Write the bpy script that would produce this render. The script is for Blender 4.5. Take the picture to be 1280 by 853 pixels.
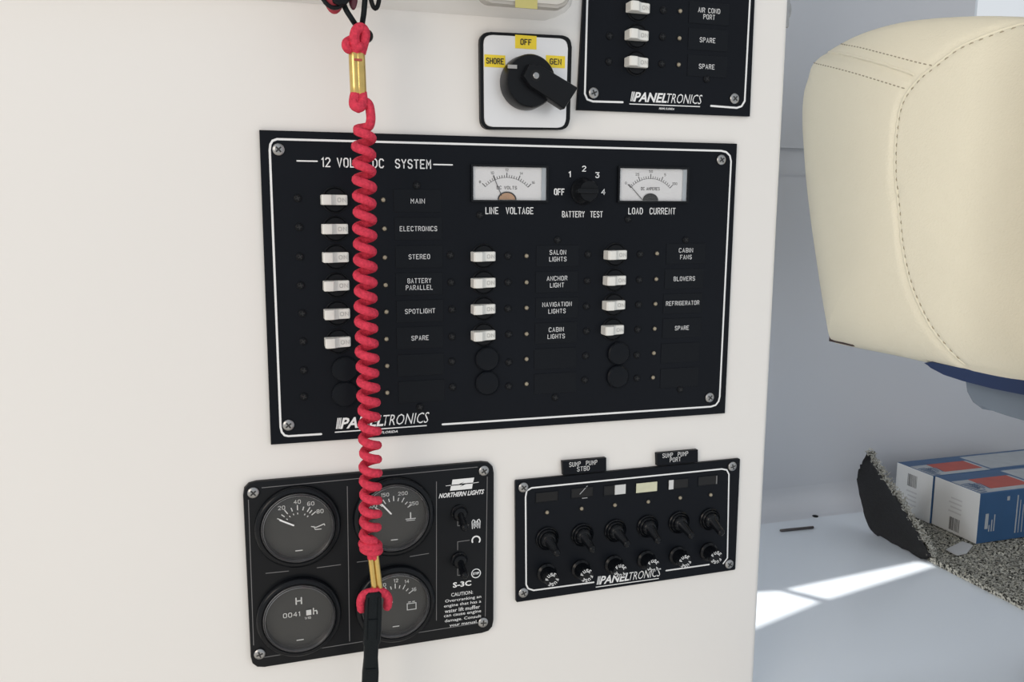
import bpy, bmesh, math, random
from mathutils import Vector, Matrix
from mathutils.bvhtree import BVHTree
random.seed(4)
for o in list(bpy.data.objects): bpy.data.objects.remove(o)
S = bpy.context.scene
COL = S.collection
PI = math.pi
# ------------------------------------------------------------------ camera
FPX = 1056.88
RW = [[0.954202782, -0.00363935, -0.299138438], [-0.042435985, 0.988168278, -0.14738603], [0.296135504, 0.153330495, 0.942758481]]
def w2b(v): return Vector((v[0], v[2], -v[1]))
CAM = Vector((0.099124, -0.582043, 1.35))
right = w2b(RW[0]); up = -w2b(RW[1]); back = -w2b(RW[2])
cd = bpy.data.cameras.new('camera'); cam = bpy.data.objects.new('camera', cd); COL.objects.link(cam)
M = Matrix((right, up, back)).transposed().to_4x4(); M.translation = CAM
cam.matrix_world = M
cd.sensor_fit = 'HORIZONTAL'; cd.sensor_width = 36; cd.lens = 36 * FPX / 1280
cd.clip_start = 0.01; cd.clip_end = 100
S.camera = cam
# ------------------------------------------------------------------ sky, sun, large lights, exposure
S.view_settings.view_transform = 'Standard'; S.view_settings.look = 'None'
S.view_settings.exposure = 0.0; S.view_settings.gamma = 1
wd = bpy.data.worlds.new('sky'); S.world = wd; wd.use_nodes = True
bg = wd.node_tree.nodes['Background']
bg.inputs[0].default_value = (0.90, 0.95, 1.0, 1); bg.inputs[1].default_value = 0.78
sl = bpy.data.lights.new('sun', 'SUN'); so = bpy.data.objects.new('sun', sl); COL.objects.link(so)
SUN = Vector((-0.55, 0.05, 1.0)).normalized()
so.rotation_euler = SUN.to_track_quat('Z', 'Y').to_euler(); sl.energy = 4.5; sl.angle = 0.009; sl.color = (1, 0.97, 0.92)
def area(name, loc, target, size, power, color):
    l = bpy.data.lights.new(name, 'AREA'); l.shape = 'DISK'; l.size = size; l.energy = power; l.color = color
    o = bpy.data.objects.new(name, l); COL.objects.link(o); o.location = loc
    o.rotation_euler = (Vector(loc) - Vector(target)).to_track_quat('Z', 'Y').to_euler()
area('warm_fill_left', (-1.5, -1.7, 1.9), (-0.3, 0, 1.3), 1.1, 18, (1, 0.86, 0.71))  # added warm area lamp, brightens the left of the bulkhead
area('cool_fill_back', (-1.0, 0.22, 1.75), (.75, 0.18, 1.15), .5, 7.5, (.93, .96, 1.0))  # added cool area lamp behind the bulkhead, brightens cushion and ledge

# ------------------------------------------------------------------ geometry of the place
def at(px, py, ax=1, v=0.0):
    """point of the real plane (axis ax = v) seen at a spot of the photograph"""
    d = right * ((px - 640) / FPX) - up * ((py - 426.5) / FPX) - back
    return CAM + d * ((v - CAM[ax]) / d[ax])
LEDGE = 0.92
XC = CAM.x + 0.62

# ------------------------------------------------------------------ materials
def mat(name, col, rough=.5, metal=0, spec=.5, coat=0, bump=0, bscale=200, var=0, vscale=6, trans=0, detail=4):
    m = bpy.data.materials.new(name); m.use_nodes = True
    nt = m.node_tree; b = nt.nodes['Principled BSDF']
    c = (*col, 1)
    b.inputs['Base Color'].default_value = c; b.inputs['Roughness'].default_value = rough
    b.inputs['Metallic'].default_value = metal; b.inputs['Specular IOR Level'].default_value = spec
    b.inputs['Coat Weight'].default_value = coat
    tc = nt.nodes.new('ShaderNodeTexCoord')
    if var:
        n = nt.nodes.new('ShaderNodeTexNoise'); n.inputs['Scale'].default_value = vscale; n.inputs['Detail'].default_value = detail
        nt.links.new(tc.outputs['Object'], n.inputs['Vector'])
        r = nt.nodes.new('ShaderNodeMix'); r.data_type = 'RGBA'
        r.inputs[6].default_value = tuple(max(0, x * (1 - var)) for x in col) + (1,)
        r.inputs[7].default_value = tuple(min(1, x * (1 + var)) for x in col) + (1,)
        nt.links.new(n.outputs[0], r.inputs[0]); nt.links.new(r.outputs[2], b.inputs['Base Color'])
    if bump:
        n2 = nt.nodes.new('ShaderNodeTexNoise'); n2.inputs['Scale'].default_value = bscale; n2.inputs['Detail'].default_value = 3
        nt.links.new(tc.outputs['Object'], n2.inputs['Vector'])
        bp = nt.nodes.new('ShaderNodeBump'); bp.inputs['Strength'].default_value = bump; bp.inputs['Distance'].default_value = .001
        nt.links.new(n2.outputs[0], bp.inputs['Height']); nt.links.new(bp.outputs[0], b.inputs['Normal'])
    return m
gel_wall = mat('cream_gelcoat', (.82, .80, .775), .32, var=.02, vscale=3, spec=.4)
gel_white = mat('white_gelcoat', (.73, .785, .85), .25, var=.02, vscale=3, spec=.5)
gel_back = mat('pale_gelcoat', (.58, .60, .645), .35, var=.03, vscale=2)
maskm = mat('sun_mask_white', (.7, .7, .7), .6, var=.02)
phen = mat('black_panel', (.0065, .008, .0115), .40, spec=.10, var=.25, vscale=9)
blk = mat('black_plastic', (.007, .008, .010), .35, spec=.16, var=.1)
blk2 = mat('black_gloss', (.005, .006, .008), .25, spec=.20, var=.1)
groove_m = mat('groove_grey', (.16, .16, .165), .4, var=.1, vscale=60)
legend = mat('legend_plate', (.0060, .0075, .0105), .34, spec=.13, var=.1)
ink = mat('white_engraving', (.80, .81, .82), .6, var=.04, vscale=80)
inkg = mat('grey_engraving', (.42, .43, .45), .6, var=.06, vscale=80)
inkd = mat('black_print', (.02, .02, .02), .6, var=.1)
whitep = mat('white_switch_plastic', (.78, .775, .74), .38, var=.03, vscale=40)
print_g = mat('faint_grey_print', (.42, .42, .41), .6, var=.1)
steel = mat('screw_steel', (.36, .36, .36), .35, metal=1, var=.15, vscale=300)
steeld = mat('screw_dark', (.006, .007, .009), .4, metal=.0, spec=.12, var=.1)
led = mat('indicator_lens', (.30, .26, .19), .25, coat=.5, var=.2, vscale=500)
silver = mat('brushed_silver_plate', (.80, .80, .81), .32, metal=.3, var=.06, vscale=20)
yellow = mat('yellow_label_tape', (.86, .66, .03), .45, var=.06, vscale=60)
yellow2 = mat('dull_label_tape', (.50, .45, .16), .45, var=.08, vscale=60)  # duller and darker than the other yellow tape
grey_knob = mat('knob_grey', (.35, .35, .35), .5, var=.1)
dialw = mat('meter_dial', (.66, .66, .67), .5, var=.05, vscale=50)
copper = mat('meter_coil_copper', (.42, .26, .16), .5, var=.2, vscale=200)
gface = mat('gauge_face', (.022, .023, .023), .45, var=.2, vscale=40)
cordm = mat('red_cord', (.64, .045, .085), .75, bump=1.0, bscale=650, var=.5, vscale=480, spec=.2)
brass = mat('brass_ferrule', (.62, .44, .15), .28, metal=.9, var=.25, vscale=120)
strapm = mat('black_strap', (.006, .009, .011), .45, spec=.15, bump=.3, bscale=900, var=.2, vscale=80)
purple = mat('dark_maroon_bead', (.10, .015, .03), .3, var=.2)
vinyl = mat('cream_vinyl', (.84, .765, .585), .48, bump=.35, bscale=420, var=.035, vscale=9, spec=.35)
thread = mat('cream_thread', (.62, .55, .40), .7, var=.1, vscale=300)
threadd = mat('needle_hole', (.36, .30, .20), .8, var=.1)
navy = mat('navy_trim', (.015, .03, .085), .4, var=.15)
slate = mat('slate_blue_moulding', (.17, .20, .235), .5, var=.08)
slot_m = mat('slot_black', (.003, .003, .004), .3, spec=.3, var=.1)
boxw = mat('white_card', (.60, .61, .61), .6, var=.03, vscale=20)
boxb = mat('blue_card', (.025, .085, .20), .45, var=.12, vscale=30)
boxr = mat('red_print', (.40, .07, .05), .5, var=.15, vscale=60)
boxg = mat('grey_print', (.36, .39, .42), .5, var=.15, vscale=60)
rubber = mat('carpet_backing', (.045, .045, .047), .85, bump=.8, bscale=500, var=.25, vscale=250)
paper = mat('grey_paper', (.42, .43, .45), .6, var=.05)
clear = bpy.data.materials.new('clear_lens'); clear.use_nodes = True
nt = clear.node_tree; nt.nodes.clear()
o_ = nt.nodes.new('ShaderNodeOutputMaterial'); mx = nt.nodes.new('ShaderNodeMixShader'); fr = nt.nodes.new('ShaderNodeFresnel')
tr = nt.nodes.new('ShaderNodeBsdfTransparent'); gl = nt.nodes.new('ShaderNodeBsdfGlossy'); gl.inputs['Roughness'].default_value = .06
fr.inputs[0].default_value = 1.38
geo = nt.nodes.new('ShaderNodeNewGeometry'); ma = nt.nodes.new('ShaderNodeMath'); ma.operation = 'SUBTRACT'; ma.use_clamp = True
nt.links.new(fr.outputs[0], ma.inputs[0]); nt.links.new(geo.outputs['Backfacing'], ma.inputs[1]); nt.links.new(ma.outputs[0], mx.inputs[0]); nt.links.new(tr.outputs[0], mx.inputs[1]); nt.links.new(gl.outputs[0], mx.inputs[2]); nt.links.new(mx.outputs[0], o_.inputs[0])
# looped pile carpet: light and dark yarns
carp = mat('marled_carpet', (.2, .2, .2), .95, spec=.1)
nt = carp.node_tree; b = nt.nodes['Principled BSDF']; tc = nt.nodes.new('ShaderNodeTexCoord')
v = nt.nodes.new('ShaderNodeTexNoise'); v.inputs['Scale'].default_value = 330; v.inputs['Detail'].default_value = 2; nt.links.new(tc.outputs['Object'], v.inputs['Vector'])
cr = nt.nodes.new('ShaderNodeValToRGB'); cr.color_ramp.elements[0].position = .40; cr.color_ramp.elements[0].color = (.035, .035, .033, 1)
cr.color_ramp.elements[1].position = .62; cr.color_ramp.elements[1].color = (.58, .57, .50, 1)
nt.links.new(v.outputs[0], cr.inputs[0]); nt.links.new(cr.outputs[0], b.inputs['Base Color'])

# ------------------------------------------------------------------ mesh helpers
def me_of(bm, name, m, smooth=None):
    bmesh.ops.recalc_face_normals(bm, faces=bm.faces)
    me = bpy.data.meshes.new(name); bm.to_mesh(me); bm.free()
    for mm in (m if isinstance(m, (list, tuple)) else [m]): me.materials.append(mm)
    if smooth is not None:
        for p in me.polygons: p.use_smooth = True
        me.set_sharp_from_angle(angle=math.radians(smooth))
    return me
def inst(name, me, parent=None, loc=(0, 0, 0), rot=(0, 0, 0), label=None):
    o = bpy.data.objects.new(name, me); COL.objects.link(o); o.parent = parent; o.location = loc; o.rotation_euler = rot
    if label: o['label'] = label
    return o
def obj(name, bm, m, parent=None, smooth=None, label=None, loc=(0, 0, 0)):
    return inst(name, me_of(bm, name, m, smooth), parent, loc, label=label)
def thing(name, label, cat, loc=(0, 0, 0), group=None, rot=(0, 0, 0)):
    o = bpy.data.objects.new(name, None); COL.objects.link(o); o.empty_display_size = .02
    o.location = loc; o.rotation_euler = rot; o['label'] = label; o['category'] = cat
    if group: o['group'] = group
    return o
def tag(o, label, cat, group=None):
    o['label'] = label; o['category'] = cat
    if group: o['group'] = group
    return o
def struct(o): o['kind'] = 'structure'; return o
def NB(): return bmesh.new()
def prism(bm, pts, z0, z1, bev=0, seg=2):
    lo = [bm.verts.new((p[0], p[1], z0)) for p in pts]; hi = [bm.verts.new((p[0], p[1], z1)) for p in pts]
    n = len(pts); fs = [bm.faces.new(hi)]
    top = fs[0]
    bm.faces.new(lo[::-1])
    for i in range(n): bm.faces.new((lo[i], lo[(i + 1) % n], hi[(i + 1) % n], hi[i]))
    if bev: bmesh.ops.bevel(bm, geom=list(top.edges), offset=bev, segments=seg, affect='EDGES', profile=.5)
    return bm
def rrect(x0, y0, x1, y1, r, n=5):
    out = []
    for cx, cy, a in ((x1 - r, y1 - r, 0), (x0 + r, y1 - r, 90), (x0 + r, y0 + r, 180), (x1 - r, y0 + r, 270)):
        for k in range(n + 1):
            t = math.radians(a + 90 * k / n); out.append((cx + r * math.cos(t), cy + r * math.sin(t)))
    return out
def rounded(pts, r, n=5):
    """round the corners of a convex polygon"""
    out = []; N = len(pts)
    for i in range(N):
        p = Vector(pts[i]); a = Vector(pts[i - 1]) - p; c = Vector(pts[(i + 1) % N]) - p
        a.normalize(); c.normalize()
        p0 = p + a * r; p1 = p + c * r
        for k in range(n + 1):
            t = k / n; out.append(tuple((1 - t) ** 2 * p0 + 2 * t * (1 - t) * p + t * t * p1))
    return out
def box(bm, x0, y0, z0, x1, y1, z1, bev=0):
    r = bmesh.ops.create_cube(bm, size=1)['verts']
    for q in r: q.co = Vector(((x0 + x1) / 2 + q.co.x * (x1 - x0), (y0 + y1) / 2 + q.co.y * (y1 - y0), (z0 + z1) / 2 + q.co.z * (z1 - z0)))
    if bev:
        es = list({e for q in r for e in q.link_edges})
        bmesh.ops.bevel(bm, geom=es, offset=bev, segments=2, affect='EDGES', profile=.5)
    return bm
def ribbon(bm, pts, w, z=0.0002, closed=False, caps=True):
    P = [Vector((p[0], p[1])) for p in pts]; N = len(P)
    L = []; R = []
    for i in range(N):
        if closed: a = P[i - 1]; c = P[(i + 1) % N]
        else: a = P[max(i - 1, 0)]; c = P[min(i + 1, N - 1)]
        d1 = (P[i] - a); d2 = (c - P[i])
        if d1.length < 1e-9: d1 = d2
        if d2.length < 1e-9: d2 = d1
        d1.normalize(); d2.normalize(); t = (d1 + d2)
        if t.length < 1e-4: t = d1
        t.normalize(); nn = Vector((-t.y, t.x)); k = 1 / max(.5, nn.dot(Vector((-d1.y, d1.x))))
        L.append(bm.verts.new((*(P[i] + nn * w / 2 * k), z))); R.append(bm.verts.new((*(P[i] - nn * w / 2 * k), z)))
    for i in range(N if closed else N - 1):
        j = (i + 1) % N; bm.faces.new((L[i], R[i], R[j], L[j]))
    if caps and not closed:
        for i, s in ((0, -1), (N - 1, 1)):
            d = (P[1] - P[0]) if i == 0 else (P[-1] - P[-2]); d.normalize(); d *= s
            nn = Vector((-d.y, d.x)); A, B = (L[i], R[i]) if s > 0 else (R[i], L[i])
            vs = [bm.verts.new((*(P[i] + nn * math.cos(t) * w / 2 + d * math.sin(t) * w / 2), z)) for t in (PI * .25, PI * .5, PI * .75)]
            try: bm.faces.new([A] + vs + [B])
            except ValueError: pass
def lathe(bm, prof, n=32, c=(0, 0)):
    rings = []
    for r, z in prof:
        if r < 1e-7: rings.append([bm.verts.new((c[0], c[1], z))])
        else: rings.append([bm.verts.new((c[0] + r * math.cos(2 * PI * k / n), c[1] + r * math.sin(2 * PI * k / n), z)) for k in range(n)])
    for a, b_ in zip(rings, rings[1:]):
        for k in range(n):
            j = (k + 1) % n
            if len(a) == 1 and len(b_) == 1: continue
            if len(a) == 1: bm.faces.new((a[0], b_[k], b_[j]))
            elif len(b_) == 1: bm.faces.new((a[k], a[j], b_[0]))
            else: bm.faces.new((a[k], a[j], b_[j], b_[k]))
    return bm
def sweep(bm, pts, rad, n=10, closed=False, flat=1.0):
    P = [Vector(p) for p in pts]; N = len(P); nrm = None; rings = []
    for i in range(N):
        t = (P[(i + 1) % N] - P[i - 1]) if closed else (P[min(i + 1, N - 1)] - P[max(i - 1, 0)])
        t.normalize()
        if nrm is None: nrm = t.orthogonal().normalized()
        nrm = (nrm - t * nrm.dot(t)).normalized(); bn = t.cross(nrm)
        r = rad(i / (N - 1)) if callable(rad) else rad
        rings.append([bm.verts.new(P[i] + (nrm * math.cos(2 * PI * k / n) + bn * math.sin(2 * PI * k / n) * flat) * r) for k in range(n)])
    for i in range(N if closed else N - 1):
        a = rings[i]; b_ = rings[(i + 1) % N]
        for k in range(n): bm.faces.new((a[k], a[(k + 1) % n], b_[(k + 1) % n], b_[k]))
    if not closed:
        for ring, s in ((rings[0], -1), (rings[-1], 1)):
            c = sum((q.co for q in ring), Vector()) / n
            t = (P[0] - P[1]) if s < 0 else (P[-1] - P[-2]); t.normalize()
            prev = ring
            for f_ in (.75, .35):
                r = rad(0 if s < 0 else 1) if callable(rad) else rad
                nw = [bm.verts.new(c + (q.co - c) * f_ + t * r * math.sqrt(1 - f_ * f_) * .8) for q in ring]
                for k in range(n): bm.faces.new((prev[k], prev[(k + 1) % n], nw[(k + 1) % n], nw[k]))
                prev = nw
            bm.faces.new(prev)
    return bm
def smooth_path(pts, k=8):
    P = [Vector(p) for p in pts]; out = []
    for i in range(len(P) - 1):
        p0 = P[max(i - 1, 0)]; p1 = P[i]; p2 = P[i + 1]; p3 = P[min(i + 2, len(P) - 1)]
        for j in range(k):
            t = j / k
            out.append(.5 * ((2 * p1) + (p2 - p0) * t + (2 * p0 - 5 * p1 + 4 * p2 - p3) * t * t + (3 * p1 - p0 - 3 * p2 + p3) * t ** 3))
    out.append(P[-1]); return out

# ------------------------------------------------------------------ lettering
G = dict(A="0,0 2,6 4,0;.7,2 3.3,2", B="0,0 0,6 3,6 4,5 4,4 3,3 0,3;3,3 4,2 4,1 3,0 0,0", C="4,5 3,6 1,6 0,5 0,1 1,0 3,0 4,1",
 D="0,0 0,6 2.5,6 4,4.5 4,1.5 2.5,0 0,0", E="4,6 0,6 0,0 4,0;0,3 3,3", F="4,6 0,6 0,0;0,3 3,3", G="4,5 3,6 1,6 0,5 0,1 1,0 3,0 4,1 4,3 2.4,3",
 H="0,0 0,6;4,0 4,6;0,3 4,3", I="0,0 0,6", J="3,6 3,1 2,0 1,0 0,1", K="0,0 0,6;4,6 0,2.4;1.4,3.6 4,0", L="0,6 0,0 3.6,0", M="0,0 0,6 2,2.6 4,6 4,0",
 N="0,0 0,6 4,0 4,6", O="1,0 0,1 0,5 1,6 3,6 4,5 4,1 3,0 1,0", P="0,0 0,6 3,6 4,5 4,4 3,3 0,3", Q="1,0 0,1 0,5 1,6 3,6 4,5 4,1 3,0 1,0;2.5,1.5 4,0",
 R="0,0 0,6 3,6 4,5 4,4 3,3 0,3;2.2,3 4,0", S="4,5 3,6 1,6 0,5 0,4 1,3.2 3,2.8 4,2 4,1 3,0 1,0 0,1", T="0,6 4,6;2,6 2,0", U="0,6 0,1 1,0 3,0 4,1 4,6",
 V="0,6 2,0 4,6", W="0,6 1,0 2,4 3,0 4,6", X="0,0 4,6;0,6 4,0", Y="0,6 2,3 4,6;2,3 2,0", Z="0,6 4,6 0,0 4,0")
G.update({'1': "0,5 1.2,6 1.2,0", '2': "0,5 1,6 3,6 4,5 4,4 0,0 4,0", '3': "0,6 4,6 2,3.6 3,3.6 4,2.6 4,1 3,0 1,0 0,1", '4': "3,0 3,6 0,2 4,2",
 '5': "4,6 0,6 0,3.6 3,3.6 4,2.6 4,1 3,0 0,0", '0': "1,0 0,1 0,5 1,6 3,6 4,5 4,1 3,0 1,0", '6': "4,6 1,6 0,4 0,1 1,0 3,0 4,1 4,3 0,3", '8': "1,3 0,4 0,5 1,6 3,6 4,5 4,4 3,3 1,3 0,2 0,1 1,0 3,0 4,1 4,2 3,3",
 '-': "0,3 3,3", '.': "0,0 0,.3", ':': "0,1 0,1.4;0,4 0,4.4", ',': "0,.4 0,-.8", '+': "0,3 4,3;2,1 2,5", '/': "0,0 3,6"})
GW = {'I': 0, '1': 1.2, '.': 0, ':': 0, ',': 0, '-': 3, 'L': 3.6, ' ': 2.6, 'J': 3, '/': 3}
def strokes(bm, s, cx, cy, h, width=None, w=None, z=.0003, shear=0, ang=0, gap=2.4):
    """engraver's single line lettering centred on (cx, cy)"""
    x = 0; segs = []
    for ch in s:
        if ch in G:
            for pl in G[ch].split(';'): segs.append([(x + float(a.split(',')[0]), float(a.split(',')[1])) for a in pl.split()])
        x += GW.get(ch, 4) + gap
    tot = x - gap; ky = h / 6; kx = (width / tot) if width else ky; w = w or h * .14
    ca, sa = math.cos(ang), math.sin(ang)
    for sg in segs:
        P = []
        for a, b_ in sg:
            X = (a - tot / 2) * kx + (b_ - 3) * ky * shear; Y = (b_ - 3) * ky
            P.append((cx + X * ca - Y * sa, cy + X * sa + Y * ca))
        ribbon(bm, P, w, z)
def type_mesh(s, name, m, cx, cy, h, width, z=.0003, shear=0, fat=0, ang=0, parent=None, spacing=1, align_lines=None):
    """outline lettering, fitted to a width x height box"""
    c = bpy.data.curves.new(name, 'FONT'); c.body = s; c.offset = fat; c.shear = shear; c.space_character = spacing; c.resolution_u = 2
    if align_lines: c.align_x = 'CENTER'; c.space_line = align_lines
    t = bpy.data.objects.new('tmp', c); COL.objects.link(t)
    dg = bpy.context.evaluated_depsgraph_get(); me = bpy.data.meshes.new_from_object(t.evaluated_get(dg))
    bpy.data.objects.remove(t); bpy.data.curves.remove(c)
    xs = [q.co.x for q in me.vertices]; ys = [q.co.y for q in me.vertices]
    kx = width / (max(xs) - min(xs)); ky = h / (max(ys) - min(ys)); mx_, my_ = (max(xs) + min(xs)) / 2, (max(ys) + min(ys)) / 2
    ca, sa = math.cos(ang), math.sin(ang)
    for q in me.vertices:
        X = (q.co.x - mx_) * kx; Y = (q.co.y - my_) * ky
        q.co = (cx + X * ca - Y * sa, cy + X * sa + Y * ca, z)
    me.materials.clear(); me.materials.append(m); me.name = name
    return inst(name, me, parent)

# panels are modelled lying in their own x (right), y (up), z (out of the bulkhead) frame, then stood up against the bulkhead
class Panel:
    def __init__(s, name, label, cat, px, py, group=None):
        s.o = at(px, py); s.root = thing(name, label, cat, s.o, group, (PI / 2, 0, 0))
    def L(s, px, py, h=0.0):
        p = at(px, py, 1, -h) - s.o; return (p.x, p.z)
    def L3(s, px, py, h=0.0): return (*s.L(px, py, h), h)
    def pts(s, q, h=0.0): return [s.L(a, b_, h) for a, b_ in q]

# shared small hardware
def screw_mesh(r, m, name, cross=True):
    bm = lathe(NB(), [(r * 1.02, 0), (r, r * .28), (r * .8, r * .45), (r * .45, r * .5), (0, r * .5)], 20)
    return me_of(bm, name, m, 40)
def cross_mesh(r, name='screw_recess', m=inkd):
    bm = NB()
    ribbon(bm, [(-r * .6, 0), (r * .6, 0)], r * .27, r * .52, caps=False); ribbon(bm, [(0, -r * .6), (0, r * .6)], r * .27, r * .525, caps=False)
    return me_of(bm, name, m)
scr_big = screw_mesh(.0038, steel, 'screw'); crs_big = cross_mesh(.0038)
scr_sm = screw_mesh(.0026, steeld, 'small_screw'); crs_sm = cross_mesh(.0026, m=mat('recess_grey', (.004, .004, .005), .5, var=.1))
def screw(P, px, py, h=.003, big=True, ang=None):
    a = random.uniform(0, 1.5) if ang is None else ang
    o = inst('screw' if big else 'small_screw', scr_big if big else scr_sm, P.root, P.L3(px, py, h), (0, 0, a))
    inst('screw_recess', crs_big if big else crs_sm, o)
led_me = me_of(lathe(NB(), [(.0023, 0), (.0022, .0004), (.0012, .0005)] , 16), 'indicator_bezel', blk, 40)
bulb_me = me_of(lathe(NB(), [(.0015, .0003), (.0014, .0010), (.0009, .0016), (0, .0018)], 14), 'indicator_lamp', led, 60)
def lamp(P, px, py, h=.003):
    o = inst('indicator_bezel', led_me, P.root, P.L3(px, py, h)); inst('indicator_lamp', bulb_me, o)
boss_me = me_of(lathe(NB(), [(.0088, 0), (.0088, .0008), (.0083, .0012), (.0076, .0006), (.0072, .0012), (0, .0012)], 36), 'breaker', blk, 40)
def toggle_me(L=.0172, W=.0066, hi=.0095, lo=.0042):
    x0 = -L / 2; x1 = L / 2
    prof = [(x0, 0), (x0, hi - .0012), (x0 + .001, hi - .0001), (x0 + .0035, hi), (x0 + L * .36, hi - .0006), (x0 + L * .47, hi - .0030), (x0 + L * .56, lo + .0006), (x1 - .001, lo), (x1, lo - .0008), (x1, 0)]
    bm = NB(); n = len(prof)
    A = [bm.verts.new((x, -W / 2, z)) for x, z in prof]; B = [bm.verts.new((x, W / 2, z)) for x, z in prof]
    bm.faces.new(A); bm.faces.new(B[::-1])
    for i in range(n): bm.faces.new((A[i], B[i], B[(i + 1) % n], A[(i + 1) % n]))
    bmesh.ops.bevel(bm, geom=[e for e in bm.edges if abs(e.verts[0].co.y - e.verts[1].co.y) < 1e-6], offset=.0004, segments=1, affect='EDGES')
    return me_of(bm, 'toggle', whitep, 30)
tog_me = toggle_me()
bm = NB(); strokes(bm, 'ON', .0048, 0, .0024, .0052, .0004, .0050); on_me = me_of(bm, 'toggle_lettering', print_g)
def breaker(P, px, py, h=.003, toghi=.006):
    # px,py: centre of the white toggle as seen, at mid height of the toggle
    p = P.L(px, py, h + toghi)
    b_ = inst('breaker', boss_me, P.root, (p[0] + .001, p[1], h)); inst('toggle', tog_me, b_, (-.001, 0, .0008)); inst('toggle_lettering', on_me, b_, (-.001, 0, .0006))
bm = NB(); box(bm, -.0165, -.0076, 0, .0165, .0076, .0004, .00015); leg_me = me_of(bm, 'legend_plate', legend)
blank_me = me_of(lathe(NB(), [(.0088, 0), (.0088, .0012), (.0078, .0022), (.003, .0026), (0, .0026)], 30), 'blank_plug', legend, 40)

# ------------------------------------------------------------------ setting
# bulkhead (wall with the instrument panels)
XE = .5035
def wall_front():
    bm = NB()
    sec = [(-1.0, 0)] + [(XE - .006 + .006 * math.sin(t * PI / 12), .006 - .006 * math.cos(t * PI / 12)) for t in range(7)] + [(XE, .022), (XE - .004, .026), (-1.0, .026)]
    lo = [bm.verts.new((x, y, .25)) for x, y in sec]; hi = [bm.verts.new((x, y, 2.05)) for x, y in sec]
    bm.faces.new(hi); bm.faces.new(lo[::-1]); n = len(sec)
    for i in range(n): bm.faces.new((lo[i], lo[(i + 1) % n], hi[(i + 1) % n], hi[i]))
    return struct(obj('wall_front', bm, gel_wall, smooth=35))
wall_front()
# white moulded ledge behind the bulkhead with a coved back wall
YB = at(962, 643, 2, LEDGE).y + .004
XR = 1.62
bm = NB(); prism(bm, [(-.3, .026), (XE + .001, .026), (XE + .001, -.55), (XR, -.55), (XR, YB + .03), (-.3, YB + .03)], LEDGE - .03, LEDGE)
struct(obj('trim_2', bm, gel_white))
bm = NB(); box(bm, -3, -4, .22, 3, .0, .25); struct(obj('floor', bm, mat('cockpit_sole', (.42, .40, .37), .6, var=.05)))
bm = NB(); box(bm, -.33, .026, LEDGE - .03, -.30, YB + .03, LEDGE + .12); struct(obj('sun_stop_left', bm, gel_back))  # added unseen; put in against the sun, cut low to admit sky light
XWL = at(1218, 20, 1, YB).x; ZW0 = at(1218, 60, 1, YB).z; ZW1 = 1.93; XWR = 1.50
zg1 = at(985, 185, 1, YB).z; zg0 = at(985, 221, 1, YB).z
bm = NB()
def wall_piece(bm, x0, x1, z0, z1): box(bm, x0, YB, z0, x1, YB + .03, z1)
wall_piece(bm, -.3, XR, LEDGE, zg0); wall_piece(bm, -.3, XR, zg1, ZW0); wall_piece(bm, -.3, XWL, ZW0, ZW1); wall_piece(bm, XWR, XR, ZW0, ZW1); wall_piece(bm, -.3, XR, ZW1, 2.05)
box(bm, -.3, YB + .006, zg0, XR, YB + .03, zg1)
# cove
N = 8; r = .035
vs = []
for k in range(N + 1):
    a = k / N * PI / 2; vs.append((YB - r + r * math.sin(a), LEDGE + r - r * math.cos(a)))
A = [bm.verts.new((-.3, y, z)) for y, z in vs]; B = [bm.verts.new((XR, y, z)) for y, z in vs]
for k in range(N): bm.faces.new((A[k], B[k], B[k + 1], A[k + 1]))
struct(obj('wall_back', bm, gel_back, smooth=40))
w = thing('window_1', 'x', 'x'); del w['label']; del w['category']; w['kind'] = 'structure'; w.location = ((XWL + XWR) / 2, YB, (ZW0 + ZW1) / 2)
bm = NB(); cx, cz = w.location.x, w.location.z
for a in ((XWL, ZW0, XWL + .006, ZW1), (XWR - .006, ZW0, XWR, ZW1), (XWL + .006, ZW0, XWR - .006, ZW0 + .006), (XWL + .006, ZW1 - .006, XWR - .006, ZW1)):
    box(bm, a[0] - cx, .002, a[1] - cz, a[2] - cx, .026, a[3] - cz)
obj('window_frame', bm, gel_white, w)
bm = NB(); box(bm, XWL + .006 - cx, .012, ZW0 + .006 - cz, XWR - .006 - cx, .016, ZW1 - .006 - cz); obj('pane', bm, clear, w)
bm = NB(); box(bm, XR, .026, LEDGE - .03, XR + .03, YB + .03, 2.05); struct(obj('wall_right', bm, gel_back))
# unseen sheet added to mask the sun; slots shaped to give the ledge patches
def up_to(p, z):
    k = (z - p.z) / SUN.z; return Vector((p.x + SUN.x * k, p.y + SUN.y * k, z))
ZR = 2.05
pa = [(936, 741), (975, 739), (1024, 753), (936, 789)]
pb = [(981, 737), (1147, 702), (1169, 708), (1034, 750)]
holes = [[up_to(at(x, y, 2, LEDGE), ZR) for x, y in q] for q in (pa, pb)]
bm = NB()
outer = [bm.verts.new(p) for p in ((-1.8, -.30, ZR), (2.2, -.30, ZR), (2.2, YB + .03, ZR), (-1.8, YB + .03, ZR))]
es = [bm.edges.new((outer[i], outer[(i + 1) % 4])) for i in range(4)]
for h in holes:
    hv = [bm.verts.new(p) for p in h]; es += [bm.edges.new((hv[i], hv[(i + 1) % 4])) for i in range(4)]
bmesh.ops.triangle_fill(bm, edges=es, use_beauty=True)
ext = bmesh.ops.extrude_face_region(bm, geom=list(bm.faces))
for q in ext['geom']:
    if isinstance(q, bmesh.types.BMVert): q.co.z += .004
struct(obj('sun_mask', bm, maskm))

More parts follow.
